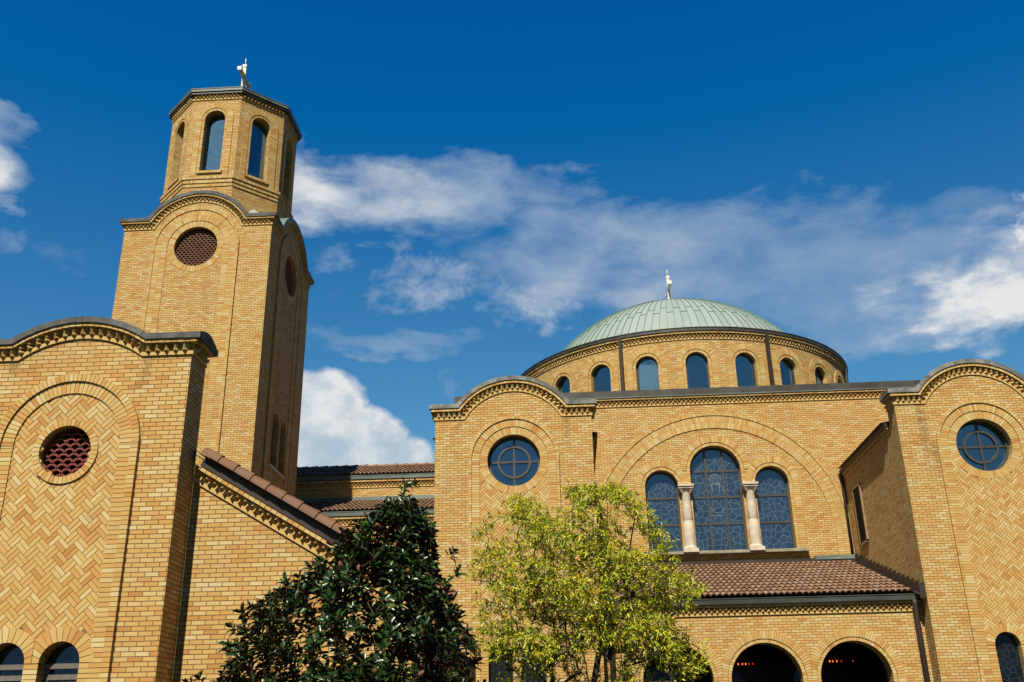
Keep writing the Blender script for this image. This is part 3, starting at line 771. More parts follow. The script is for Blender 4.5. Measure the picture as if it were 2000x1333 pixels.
    mb.face([(x0, YE-.12, zz-.06), (x1+.06, YE-.12, zz-.06+sl*(x1+.06-x0)), (x1+.06, 23, zz-.06+sl*(x1+.06-x0)), (x0, 23, zz-.06)])
    mb.build('roof', M_TILE, T)
    gx = MB(); MG = right(x1); gx.box(MG, YE-.05, 23, zr+.16, zr+.30, .0, .12, .5); gx.build('gutter', M_GUTTER, T)
near_building()

# ================================================================== bell tower
def bell_tower():
    cx, Y0, W = -12.255, 29.5, 2.575; cy = Y0 + W
    T = thing('bell_tower', (cx, cy, -H), 'tall square brick bell tower with an octagonal belfry and a white cross on top', 'tower')
    fn = arched(0, W, 16.82, 1.64, 16.18)
    faces = [('front', facet(cx, cy, W, 0)), ('right', facet(cx, cy, W, pi/2)), ('back', facet(cx, cy, W, pi)), ('left', facet(cx, cy, W, -pi/2))]
    for nm, M in faces:
        hol = [circle(0, 16.10, .75)] if nm in ('front', 'right') else []
        if nm == 'right': hol += [arch(u_, 10.36, .34, 8.86) for u_ in (-.47, .47)]
        mb = MB(); flat(mb, M, [(-W, -H)] + fn(.24) + [(W, -H)], hol, reveal=.25); mb.build('shaft_wall', M_BRICK, T)
        if nm in ('front', 'right'):
            mb = MB(); band(mb, M, 0, 16.10, 1.40, 1.50, 6.0, 0, .060, .075); mb.build('arch_hood', [M_PIECE, M_MORTAR], T)
            mb = MB(); band(mb, M, 0, 16.10, 1.19, 1.395, 6.0, 0, .034, .0677); band(mb, M, 0, 16.10, .985, 1.186, 6.0, 0, .034, .0677); mb.build('arch_ring', [M_PIECE, M_MORTAR], T)
            mb = MB(); vous(mb, M, 0, 16.10, .75, .96, 0, 2*pi, 0, .022); mb.build('round_ring', [M_PIECE, M_MORTAR], T)
            mb = MB(); tw = [arch(u_, 10.36, .34, 8.86) for u_ in (-.47, .47)] if nm == 'right' else []
            flat(mb, M, arch(0, 16.10, .985, 6.0), [circle(0, 16.10, .75)] + tw, w=.012); mb.build('arch_panel', M_BRICK, T)
            grille_round(M, 0, 16.10, .75, .13, T, M_RUST, .145, .083, 'round_grille')
        if nm == 'right':
            for u_ in (-.47, .47):
                mb = MB(); band(mb, M, u_, 10.36, .345, .44, 8.86, 0, .03); mb.build('window_arch', [M_PIECE, M_MORTAR], T)
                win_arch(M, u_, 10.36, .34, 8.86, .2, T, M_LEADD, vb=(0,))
            mb = MB(); mb.box(M, -.95, .95, 8.76, 8.86, 0, .06, .5); mb.build('sill', M_LIME, T)
        cornice(M, fn, .0675, T, e=1.0 if nm in ('front', 'back') else 0)
        coping(M, fn, .27, .40, -.5, .152, T, M_GUTTER if nm != 'front' else M_STONED, e=.152 if nm in ('front', 'back') else 0)
    # patinated roof between the parapets and the belfry
    mb = MB(); q = 2.3; zr = 17.15
    for k in range(4):
        a = [(-q,-q),(q,-q),(q,q),(-q,q)]; p0, p1 = a[k], a[(k+1) % 4]
        mb.face([(cx+p0[0], cy+p0[1], zr), (cx+p1[0], cy+p1[1], zr), (cx, cy, zr+1.5)])
    mb.build('lower_roof', M_COPPER, T)
    for sx, sy in ((-1,-1),(1,-1),(1,1),(-1,1)):                     # little hipped caps in the corners
        mb = MB()
        x0, y0, x1, y1 = cx+sx*1.45, cy+sy*1.45, cx+sx*2.35, cy+sy*2.35
        mb.face([(x0,y0,18.15),(x1,y0,17.2),(x1,y1,17.2)]); mb.face([(x0,y0,18.15),(x1,y1,17.2),(x0,y1,17.2)]); mb.build('corner_cap', M_COPPER, T)
    # ---- belfry
    s_ = 1.79; ap = s_*(1+sqrt(2))/2; h2 = s_/2
    for k in range(8):
        M = facet(cx, cy, ap, k*pi/4); vis = k in (0, 1, 2, 7, 6)
        hol = arch(0, 21.55, .375, 19.35)
        mb = MB(); flat(mb, M, [(-h2, 17.0), (h2, 17.0), (h2, 22.70), (-h2, 22.70)], [hol], reveal=.34)
        inner = h2 - .34*math.tan(pi/8)
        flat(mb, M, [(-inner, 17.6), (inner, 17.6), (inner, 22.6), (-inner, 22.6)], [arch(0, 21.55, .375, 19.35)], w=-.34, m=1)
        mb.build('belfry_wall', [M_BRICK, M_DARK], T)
        if vis:
            mb = MB(); band(mb, M, 0, 21.55, .378, .478, 19.35, 0, .012); mb.build('window_arch', [M_PIECE, M_MORTAR], T)
            mb = MB(); band(mb, M, 0, 21.55, .485, .685, 19.12, 0, .030); mb.build('window_surround', [M_PIECE, M_MORTAR], T)
            mb = MB(); headers(mb, M, straight(-.46, .46, 0), 19.25, 19.345, 0, .06, 0, .068); mb.build('sill', [M_PIECE, M_MORTAR], T)
        win_arch(M, 0, 21.55, .375, 19.35, .30, T, M_BELGL, frame=M_FRAMEL, fw=.035)
        fb = straight(-h2, h2, 0); tn = math.tan(pi/8)
        mb = MB()
        for z0, z1, w in ((18.98, 19.085, .085), (18.83, 18.97, .055), (18.69, 18.82, .028)): headers(mb, M, fb, z0, z1, 0, w, w*tn, .068)
        mb.build('string_course', [M_PIECE, M_MORTAR], T)
        fc = straight(-h2, h2, 22.40)
        cornice(M, fc, .068, T, head=False, e=tn)
        mb = MB(); strip(mb, M, fc(.205, .125*tn), fc(.30, .125*tn), 0, .125); mb.build('eave_board', M_DKMETAL, T)
        mb = MB(); strip(mb, M, fc(.30, .16*tn), fc(.42, .16*tn), .0, .16); strip(mb, M, fc(.405, .175*tn), fc(.43, .175*tn), 0, .175); mb.build('eave_gutter', M_GUTTER, T)
    mb = MB(); R0 = (ap+.15)/cos(pi/8); ring = [(cx+R0*sin(pi/8+k*pi/4), cy-R0*cos(pi/8+k*pi/4), 22.81) for k in range(8)]
    for k in range(8): mb.face([ring[k], ring[(k+1) % 8], (cx, cy, 23.85)])
    mb.build('belfry_roof', M_DKMETAL, T)
    mb = MB(); mb.face([ (cx+2.1*sin(k*pi/4+pi/8), cy-2.1*cos(k*pi/4+pi/8), 17.65) for k in range(8)]); mb.build('belfry_floor', M_DARK, T)
    mb = MB(); mb.face([ (cx+2.1*sin(k*pi/4+pi/8), cy-2.1*cos(k*pi/4+pi/8), 22.62) for k in range(8)]); mb.build('belfry_ceiling', M_DARK, T)
    cross(T, cx+.06, cy+.1, 23.8, 25.70, 25.13, .066, .50)

def cross(T, x, y, z0, z1, za, t, arm):
    mb = MB(); M = front(y)
    mb.box(M, x-t, x+t, z0, z1-.12, -t, t, .5)
    mb.box(M, x-t*1.25, x+t*1.25, z1-.12, z1, -t*1.25, t*1.25, .5)
    for s in (-1, 1):
        mb.box(M, x-t*.96, x+t*.96, za-t, za+t, (-arm if s < 0 else t), (-t if s < 0 else arm), .5)
        mb.box(M, x-t*1.25, x+t*1.25, za-t*1.25, za+t*1.25, (-arm-.1 if s < 0 else arm), (-arm if s < 0 else arm+.1), .5)
    o = mb.build('cross', M_WHITE, T)
    rod = MB(); tube(rod, [(x, y, z1), (x, y, z1+.32)], .018, 6); rod.build('lightning_rod', M_WHITE, o)
bell_tower()

# ================================================================== wing behind, between the tower and the church
def rear_wing():
    T = thing('rear_wing', (-6.6, 37.0, -H), 'low brick wing with two tiers of clay tile roof between bell tower and domed church', 'building')
    x0, x1 = -11.5, -3.64
    for Y, zb, zc, h, gy, g0, g1 in ((37.4, -H, 9.50, .074, 37.23, 9.81, 9.97), (34.5, -H, 7.42, .075, 34.33, 7.73, 7.90)):
        M = front(Y)
        mb = MB(); flat(mb, M, [(x0, zb), (x1, zb), (x1, zc+.34), (x0, zc+.34)]); mb.build('wall', M_BRICK, T)
        cornice(M, straight(x0, x1, zc), h, T)
        gutter_x(T, x0, x1, Y-.05, g0, g1, d=.125)
    tile_roof(T, x0, x1, 37.26, 10.0, 39.8, 11.0)
    mb = MB()
    for i in range(int((x1-x0)/.42)+1):
        a = x0 + i*.42; tube(mb, [(a, 39.8, 10.98), (a+.43, 39.8, 11.005)], [.10, .115], 8, RND.random())
    mb.build('ridge_tiles', M_TILE, T)
    mb = MB(); mb.face([(x0,39.8,10.95),(x1,39.8,10.95),(x1,43,9.9),(x0,43,9.9)]); mb.build('rear_roof_slope', M_TILE, T)
    tile_roof(T, x0, x1, 34.37, 7.93, 37.4, 8.98)
    mb = MB(); M = front(37.4); mb.box(M, x0, x1, 8.96, 9.15, 0, .05, .5); mb.build('flashing', M_GUTTER, T)
    # lowest lean-to
    tile_roof(T, -9.0, x1, 29.6, 4.60, 34.5, 6.22)
    mb = MB(); mb.box(front(34.5), -9.0, x1, 6.20, 6.42, 0, .05, .5); mb.build('flashing', M_GUTTER, T)
    M = front(29.9); mb = MB(); flat(mb, M, [(-9.0, -H), (x1, -H), (x1, 4.5), (-9.0, 4.5)]); mb.build('wall', M_BRICK, T)
    gutter_x(T, -9.0, x1, 29.75, 4.45, 4.62)
    tag(T)
rear_wing()

# ================================================================== the church
def church():
    AX, YC, YB, YP = 4.85, 31.7, 25.9, 26.45
    T = thing('domed_church', (AX, 40.15, -H), 'large brick church with a round green copper dome, wide arched windows and two gabled bays', 'church')
    # ---------------- front wall of the crossing
    M = front(YC); xl, xr = -3.55, 13.25; ax = 4.87
    W3 = [(ax-1.76, 7.80, .53), (ax, 8.29, .81), (ax+1.76, 7.83, .53)]; zb = 5.70
    big = arch(ax, 6.13, 3.55, 2.0, 40)
    hol = [arch(c, z, r_, zb) for c, z, r_ in W3]
    mb = MB(); flat(mb, M, [(xl, -H), (xr, -H), (xr, 10.82), (xl, 10.82)], hol, reveal=.34); mb.build('crossing_wall', M_BRICKC, T)
    solid_box(xl, xr, YC, 48.6, -H, 10.82, 'crossing_walls', T, M_BRICKC, 'lrb')
    mb = MB(); mb.face([(xl,YC,10.8),(xr,YC,10.8),(xr,48.6,10.8),(xl,48.6,10.8)]); mb.build('crossing_roof', M_DKMETAL, T)
    fc = straight(xl, xr, 10.53)
    cornice(M, fc, .070, T, e=1)
    coping(M, fc, .285, .53, -.5, .145, T, M_DKMETAL, e=.05, joint=2.4)
    mb = MB(); strip(mb, M, fc(.279, .06), fc(.305, .06), 0, .158); mb.build('drip_edge', M_GUTTER, T)
    # big relieving arch and its field
    mb = MB(); band(mb, M, ax, 6.13, 3.99, 4.07, 2.0, 0, .062, .075); mb.build('arch_hood', [M_PIECE, M_MORTAR], T)
    mb = MB(); band(mb, M, ax, 6.13, 3.775, 3.985, 2.0, 0, .038, .0677); band(mb, M, ax, 6.13, 3.56, 3.770, 2.0, 0, .038, .0677); mb.build('arch_ring', [M_PIECE, M_MORTAR], T)
    mb = MB(); flat(mb, M, arch(ax, 6.13, 3.565, 2.0, 48), hol, w=.010, reveal=.02); mb.build('tympanum', M_BRICKC, T)
    for (c, z, r_) in W3:
        mb = MB(); band(mb, M, c, z, r_+.004, r_+.10, zb, .0, .026); mb.build('window_arch', [M_PIECE, M_MORTAR], T)
    mb = MB()
    for i, (c, z, r_) in enumerate(W3):
        a0, a1 = 0, pi
        vous(mb, M, c, z, r_+.112, r_+.31, a0, a1, 0, .046)
    stack(mb, M, W3[0][0]-.84, W3[0][0]-.642, zb, 7.80, 0, .044); stack(mb, M, W3[2][0]+.642, W3[2][0]+.84, zb, 7.83, 0, .044)
    for s in (-1, 1):                                            # brick spandrel over each column
        xc = ax+s*1.025; stack(mb, M, xc-.205, xc+.205, 7.77, 8.30, 0, .030)
    mb.build('window_surround', [M_PIECE, M_MORTAR], T)
    # stone sill, columns
    mb = MB(); mb.box(M, 2.47, 7.50, 5.575, 5.62, 0, .24, .5); mb.box(M, 2.50, 7.47, 5.62, 5.70, -.27, .04, .5); mb.build('window_sill', M_SILL, T)
    for s in (-1, 1):
        xc = ax+s*1.02; yc = YC-.10; mb = MB()
        lathe(mb, xc, yc, [(.172, 5.80), (.170, 6.1), (.160, 6.62), (.157, 6.625), (.160, 6.63), (.147, 7.1), (.132, 7.46), (.138, 7.48), (.130, 7.50)], 20)
        co = mb.build('column', M_LIME, T)
        mb = MB(); Mc = front(yc)
        mb.box(Mc, xc-.235, xc+.235, 5.62, 5.735, -.12, .23, .5); lathe(mb, xc, yc, [(.222, 5.735), (.230, 5.76), (.215, 5.785), (.190, 5.80), (.194, 5.825), (.170, 5.84)], 20)
        mb.build('column_base', M_LIME, co)
        mb = MB()
        lathe(mb, xc, yc, [(.124, 7.45), (.135, 7.52), (.175, 7.60), (.235, 7.655)], 20)
        vs = []
        for hw, z in ((.125, 7.50), (.235, 7.66)): vs += [(xc-hw, yc-hw*.8, z), (xc+hw, yc-hw*.8, z), (xc+hw, yc+.1, z), (xc-hw, yc+.1, z)]
        mb.mesh(vs, [(0,1,5,4), (1,2,6,5), (3,0,4,7)], .5, 0, False)
        mb.box(Mc, xc-.235, xc+.235, 7.655, 7.71, -.1, .195, .5); mb.box(Mc, xc-.25, xc+.25, 7.715, 7.785, -.1, .225, .5)
        mb.build('capital', M_LIME, co)
    for i, (c, z, r_) in enumerate(W3):
        if i == 1: fo = win_arch(M, c, z, r_, zb, .27, T, M_LEAD, hb=(8.30, 7.44, 6.58), vb=(-.275, .275), fw=.05, bar=.06)
        else: fo = win_arch(M, c, z, r_, zb, .27, T, M_LEAD, hb=(7.45, 6.58), fw=.045, bar=.06)
        if i == 1:                                               # drawn lead lines of the standing haloed figure
            mb = MB(); P = lambda a, b: M(c+a, b, -.255)
            def line(pts): tube(mb, [P(*q) for q in pts], .008, 4)
            line([(.18*cos(t*pi/12), 8.03+.18*sin(t*pi/12)) for t in range(25)]); line([(.135*cos(t*pi/12), 8.03+.135*sin(t*pi/12)) for t in range(25)])
            line([(.075*cos(t*pi/10), 8.00+.105*sin(t*pi/10)) for t in range(21)])
            line([(-.06, 7.90), (-.20, 7.82), (-.24, 7.60), (-.23, 7.48)]); line([(.06, 7.90), (.20, 7.82), (.24, 7.60), (.23, 7.48)])
            line([(-.12, 7.86), (-.10, 7.48)]); line([(.12, 7.86), (.10, 7.48)])
            mb.build('leaded_figure', M_CAME, fo); mb = MB()
            line([(-.25, 7.10), (-.1, 6.95), (.1, 6.95), (.25, 7.10)]); line([(-.25, 6.85), (.25, 6.85)])
            mb.build('leaded_banner', M_CAME, fo)

    # ---------------- the two front bays
    def bay(cx, left_side, right_side):
        hw = 2.135; Mb = front(YB); fn = arched(cx, hw, 8.40, 1.515, 7.655)
        wins = [arch(cx+s*.415, 2.175, .305, -.4) for s in (-1, 1)]
        mb = MB(); flat(mb, Mb, [(cx-hw, -H)] + fn(.28) + [(cx+hw, -H)], [*wins, circle(cx, 7.22, .71)], reveal=.36); mb.build('bay_wall', M_BRICKC, T)
        solid_box(cx-hw, cx+hw, YB, YB+.62, -H, 8.68, 'bay_return', T, M_BRICKC, 'lrt')
        solid_box(cx-hw+.004, cx+hw-.004, YB+.61, YC-.001, -H, 8.05, 'link_wall', T, M_BRICKC, 'lrt')
        mb = MB(); band(mb, Mb, cx, 7.23, 1.135, 1.215, -H+.1, 0, .066, .075); mb.build('arch_hood', [M_PIECE, M_MORTAR], T)
        mb = MB(); band(mb, Mb, cx, 7.23, .922, 1.13, -H+.1, 0, .034); mb.build('arch_ring', [M_PIECE, M_MORTAR], T)
        mb = MB(); vous(mb, Mb, cx, 7.22, .712, .917, 0, 2*pi, 0, .014); mb.build('round_ring', [M_PIECE, M_MORTAR], T)
        mb = MB()
        for s in (-1, 1): vous(mb, Mb, cx+s*.415, 2.175, .308, .505, 0, pi, 0, .034, .085, clip=(-99, cx-.004) if s < 0 else (cx+.004, 99))
        for s in (-1, 1): stack(mb, Mb, *sorted((cx+s*.415+s*.308, cx+s*.915)), -.4, 2.175, 0, .03)
        stack(mb, Mb, cx-.107, cx+.107, -.4, 2.175, 0, .031); mb.build('window_arch', [M_PIECE, M_MORTAR], T)
        def inside(x, z):
            a = abs(x-cx)
            if a > .97 or z > 7.0 or math.dist((x, z), (cx, 7.22)) < .86: return False
            for s in (-1, 1):
                if z > 2.175 and math.dist((x, z), (cx+s*.415, 2.175)) < .46: return False
            return z > 2.2
        mb = MB(); flat(mb, Mb, arch(cx, 7.22, .925, -H+.1), [*wins, circle(cx, 7.22, .711)], w=.003, m=1)
        herring(mb, Mb, cx, 7.23, inside, .002, .010, cx-.92, cx+.92, 2.1, 7.0); mb.build('herringbone_panel', [M_PIECE, M_MORTAR], T)
        win_round(Mb, cx, 7.22, .71, .27, T, M_SKYGL)
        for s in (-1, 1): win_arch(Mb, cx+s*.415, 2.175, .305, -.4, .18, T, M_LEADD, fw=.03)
        cornice(Mb, fn, .073, T, e=1)
        coping(Mb, fn, .30, .415, -.66, .152, T, M_STONE, e=.152)
        for Ms, X in ((left(cx-hw), cx-hw), (right(cx+hw), cx+hw)):
            fr = straight(YB, YB+.62, 8.40)
            cornice(Ms, fr, .073, T)
            mb = MB(); strip(mb, Ms, [(YB-.10, 8.70), (YB+.66, 8.70)], [(YB-.10, 8.812), (YB+.66, 8.812)], -.1, .1505); mb.build('coping', M_STONED, T)
            mbk = MB(); fe = straight(YB+.72, YC-.02, 7.83); strip(mbk, Ms, fe(0), fe(.05), 0, .012, .5); teeth(mbk, Ms, fe(.085), .06, .144, 0, .05, 0); strip(mbk, Ms, fe(.12), fe(.17), 0, .06, .5); mbk.build('eave_cornice', [M_PIECE, M_MORTAR], T)
            mb = MB(); prof = [(.0, 8.02), (.05, 8.0), (.085, 8.0), (.10, 8.06), (.105, 8.13), (0, 8.13)]
            for k in range(len(prof)-1):
                (wa, za), (wb, zb_) = prof[k], prof[k+1]
                mb.face([Ms(YB+.70, za, wa), Ms(YC-.02, za, wa), Ms(YC-.02, zb_, wb), Ms(YB+.70, zb_, wb)])
            for y in (YB+.70, YC-.02): mb.face([Ms(y, b, a) for a, b in prof])
            mb.build('eave_gutter', M_BROWN, T)
            mb = MB(); P = [Ms(YC-.10, 8.02, .07), Ms(YC-.10, 7.7, .07), Ms(YC-.09, 5.45, .07)]
            tube(mb, P, .048, 8); mb.build('downspout', M_BROWN, T)
        # low tiled roof over the link
        mb = MB()
        for i in range(8):
            a0, a1 = YB+.8 + i*.61, YB+.8 + (i+1)*.61
            mb.face([(cx-hw-.18, a0, 8.16), (cx, a0, 8.55), (cx, a1, 8.55), (cx-hw-.18, a1, 8.16)]); mb.face([(cx+hw+.18, a0, 8.16), (cx, a0, 8.55), (cx, a1, 8.55), (cx+hw+.18, a1, 8.16)])
        mb.build('link_roof', M_TILE, T)
    bay(-1.345, True, True); bay(11.03, True, True)
    # louvred vent in the side of the right-hand link
    Ml = left(8.899); mb = MB()
    mb.box(Ml, 30.02, 30.72, 5.60, 7.24, 0, .012, .5, 1)
    for k in range(27):
        z = 5.64 + k*.06; mb.face([Ml(30.03, z, .046), Ml(30.71, z, .046), Ml(30.71, z+.014, .046), Ml(30.03, z+.014, .046)], None, .5, 0); mb.face([Ml(30.03, z, .046), Ml(30.71, z, .046), Ml(30.71, z+.03, .014), Ml(30.03, z+.03, .014)], None, .5, 1)
    for a, b, z0, z1 in ((29.97, 30.03, 5.54, 7.28), (30.71, 30.77, 5.54, 7.28), (29.97, 30.77, 5.52, 5.60), (29.97, 30.77, 7.24, 7.30)): mb.box(Ml, a, b, z0, z1, 0, .055, .5, 2)
    mb.build('louvred_vent', [M_BROWN, M_DARK, plain('vent_frame', (.26,.17,.10), .6, .2)], T)

    # ---------------- porch
    xa, xb = .794, 8.89; M = front(YP); cs = [AX-2.2, AX, AX+2.2]; zs = 1.53; r_ = .88
    hol = [arch(c, zs, r_, -H+.01, 28) for c in cs]
    mb = MB(); flat(mb, M, [(xa, -H), (xb, -H), (xb, 3.35), (xa, 3.35)], hol, reveal=.42); mb.build('porch_wall', M_BRICKC, T)
    mb = MB()
    for c in cs: band(mb, M, c, zs, r_+.004, r_+.09, -H+.1, 0, .018, .075)
    mb.build('arch_ring', [M_PIECE, M_MORTAR], T)
    mb = MB()
    for i, c in enumerate(cs):
        vous(mb, M, c, zs, r_+.10, r_+.295, 0, pi, 0, .040, clip=(-99 if i == 0 else c-1.096, 99 if i == 2 else c+1.096))
        if i < 2: stack(mb, M, c+.985, c+1.215, -H+.1, zs, 0, .040)
        if i == 2: stack(mb, M, c+.98, c+1.175, -H+.1, zs, 0, .040)
    mb.build('arch_surround', [M_PIECE, M_MORTAR], T)
    fp = straight(xa, xb, 3.09); cornice(M, fp, .065, T)
    gutter_x(T, xa+.05, xb-.09, YP-.06, 3.345, 3.50, M_GUTTERD, 'porch_gutter', .14)
    mb = MB(); mb.box(front(YP), xa+.05, xb-.09, 3.36, 3.49, 0, .06, .5); mb.build('fascia', M_BROWN, T)
    tile_roof(T, xa+.03, xb-.17, 26.25, 3.54, YC-.10, 5.22, 'porch_roof', .155, .45)
    mb = MB(); mb.box(front(YC), xa+.02, xb-.02, 5.20, 5.30, 0, .20, .5); mb.box(front(YC), xa+.02, xb-.02, 5.29, 5.36, 0, .12, .5); mb.build('roof_flashing', M_BROWN, T)
    mb = MB(); mb.box(front(YC), xb-1.25, xb-.05, 5.30, 5.42, 0, .22, .5); mb.build('flashing_cap', M_GUTTER, T)
    for Ms in (left(xb), right(xa)):                               # stepped flashing against the bays
        mb = MB(); n_ = 17; y0, z0_, y1, z1_ = 25.95, 3.46, YC-.1, 5.26
        for k in range(n_):
            a, b = y0+(y1-y0)*k/n_, y0+(y1-y0)*(k+1)/n_; za, zb_ = z0_+(z1_-z0_)*k/n_, z0_+(z1_-z0_)*(k+1)/n_
            mb.face([Ms(a, za-.04, .03), Ms(b, zb_-.04, .03), Ms(b, zb_+.17, .012), Ms(a, zb_+.17, .012)])
            mb.face([Ms(a, za-.04, .03), Ms(b, zb_-.04, .03), Ms(b, zb_-.02, .18), Ms(a, za-.02, .18)])
        mb.box(Ms, y0-.01, y0+.02, 3.34, z0_+.22, 0, .14, .5)
        mb.build('stepped_flashing', M_BROWN, T)
    for x in (8.70, 1.02):
        mb = MB(); tube(mb, [(x, YP-.16, 3.36), (x, YP-.15, 3.25), (x, YP-.13, 3.0), (x, YP-.12, -1.6)], .068, 10); mb.build('porch_downspout', M_BROWN, T)
    # inside of the porch
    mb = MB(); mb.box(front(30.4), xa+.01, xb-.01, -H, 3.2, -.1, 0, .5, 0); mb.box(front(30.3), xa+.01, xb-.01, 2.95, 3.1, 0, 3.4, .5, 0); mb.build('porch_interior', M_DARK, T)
    Mi = front(30.35)
    for c in cs:
        mb = MB(); mb.box(Mi, c-.85, c+.85, 1.48, 1.55, 0, .08, .5); mb.box(Mi, c-.85, c-.78, -1.6, 1.5, 0, .08, .5); mb.box(Mi, c+.78, c+.85, -1.6, 1.5, 0, .08, .5); mb.box(Mi, c-.03, c+.03, -1.6, 1.5, 0, .07, .5)
        do = mb.build('glazed_door', M_FRAMEL, T)
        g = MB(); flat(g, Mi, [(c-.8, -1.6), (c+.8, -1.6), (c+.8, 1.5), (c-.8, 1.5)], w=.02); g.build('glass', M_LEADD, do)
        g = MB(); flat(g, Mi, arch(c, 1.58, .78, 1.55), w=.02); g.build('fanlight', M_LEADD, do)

    # ---------------- drum and dome
    cx, cy, R = AX, 40.15, 6.80; Md = drum(cx, cy, R)
    st = 2*pi*R/24; wr = .40; zs = 12.65; U = st*4.5
    us = [st*k for k in range(-4, 5)]
    mb = MB(); hol = [arch(q, zs, wr, 11.45) for q in us]
    flat(mb, Md, [(-U, 10.6), (U, 10.6), (U, 13.84), (-U, 13.84)], hol, reveal=.28, grid=(.2, .8))
    mb.build('drum_wall', M_BRICKC, T)
    mb = MB(); lathe(mb, cx, cy, [(R-.01, 10.6), (R-.01, 13.84)], 60, smooth=False, a0=U/R, a1=2*pi-U/R); lathe(mb, cx, cy, [(R-.5, 10.6), (R-.5, 13.9)], 60, m=1)
    mb.build('drum_rear', [M_BRICKC, M_DARK], T)
    for q in us:
        mb = MB(); band(mb, Md, q, zs, wr+.004, wr+.10, 11.45, 0, .014); mb.build('drum_window_arch', [M_PIECE, M_MORTAR], T)
        mb = MB(); band(mb, Md, q, zs, wr+.115, wr+.315, 11.45, 0, .034); mb.build('drum_window_surround', [M_PIECE, M_MORTAR], T)
        win_arch(Md, q, zs, wr, 11.45, .20, T, M_SKYGL, 'drum_window', fw=.045)
    poly = lambda z: (lambda off, e=0.0: [(-U + 2*U*i/90, z+off) for i in range(91)])
    cornice(Md, poly(13.54), .069, T)
    mb = MB(); lathe(mb, cx, cy, [(R, 13.815), (R+.15, 13.815), (R+.155, 13.83), (R+.155, 13.94), (R+.172, 13.945), (R+.172, 13.965), (5.8, 14.05)], 144, smooth=False); mb.build('drum_coping', M_DKMETAL, T)
    for a in (-22.5, 22.5, -67.5, 67.5):
        mb = MB(); q = radians(a)*R; mb.box(Md, q-.06, q+.06, 10.7, 13.84, .06, .16, .5); mb.build('drum_downspout', M_BROWN, T)
    Rb, zb_, za = 5.9, 13.98, 17.6; h = za-zb_; Rs = (Rb*Rb+h*h)/(2*h); zc = za-Rs; tm = asin(Rb/Rs)
    mb = MB(); lathe(mb, cx, cy, [(max(.001, Rs*sin(tm*(1-i/24))), zc+Rs*cos(tm*(1-i/24))) for i in range(25)], 120)
    do = mb.build('dome', M_COPPER, T)
    sm = MB(); ns = 116
    for k in range(ns):
        t0 = 2*pi*(k+.4)/ns
        top_ = tm*(.10 if k % 2 == 0 else .34)
        prev = None
        for i in range(17):
            th = tm + (top_-tm)*i/16; q = []
            for dw, dr in ((-.012, -.004), (-.010, .028), (.010, .028), (.012, -.004)):
                rr = (Rs+dr)*sin(th); ang = t0 + dw/max(rr, .2)
                q.append((cx+rr*sin(ang), cy-rr*cos(ang), zc+(Rs+dr)*cos(th)))
            if prev:
                for j in range(3): sm.face([prev[j], prev[j+1], q[j+1], q[j]])
            prev = q
    sm.build('standing_seams', M_SEAM, do)
    sm = MB(); rs = random.Random(3)
    for k in range(ns):                                             # lapped cross seams, staggered from pan to pan
        for base in (.38, .70):
            th = tm*(base + (.03 if k % 2 else -.03) + rs.uniform(-.012, .012)); q = []
            for dth, dr in ((-.004, .004), (.004, .016)):
                for a_ in (k+.42, k+1.38):
                    ang = 2*pi*a_/ns; rr = (Rs+dr)*sin(th+dth); q.append((cx+rr*sin(ang), cy-rr*cos(ang), zc+(Rs+dr)*cos(th+dth)))
            sm.face([q[0], q[1], q[3], q[2]])
    sm.build('cross_seams', M_SEAM, do)
    cross(T, cx+.05, cy, 17.55, 19.37, 18.75, .062, .60)
church()

# lamps hanging in the porch
def lamps():
    k = 0
    for row, (xs, y, z) in enumerate((((4.49, 4.60, 4.69, 4.78, 4.88), 28.5, 2.06), ((6.93, 7.01, 7.12, 7.24, 7.55), 28.5, 2.08))):
        for i, x in enumerate(xs):
            T = thing('pendant_lamp', (x, y, z-.05), ('small glowing oil lamp hanging in the dark of the middle porch arch' if row == 0 else 'small glowing oil lamp hanging in the dark of the right porch arch'), 'lamp', 'hanging lamps in the middle arch' if row == 0 else 'hanging lamps in the right arch')
            mb = MB(); lathe(mb, x, y, [(.003, z-.03), (.014, z-.022), (.018, z), (.013, z+.02), (.010, z+.022)], 10); mb.build('lamp_bowl', M_LAMP if i < 3 else M_LAMP2, T)
            mb = MB(); tube(mb, [(x, y, z+.03), (x, y, 2.949)], .004, 5); mb.build('chain', M_FRAME, T)
lamps()

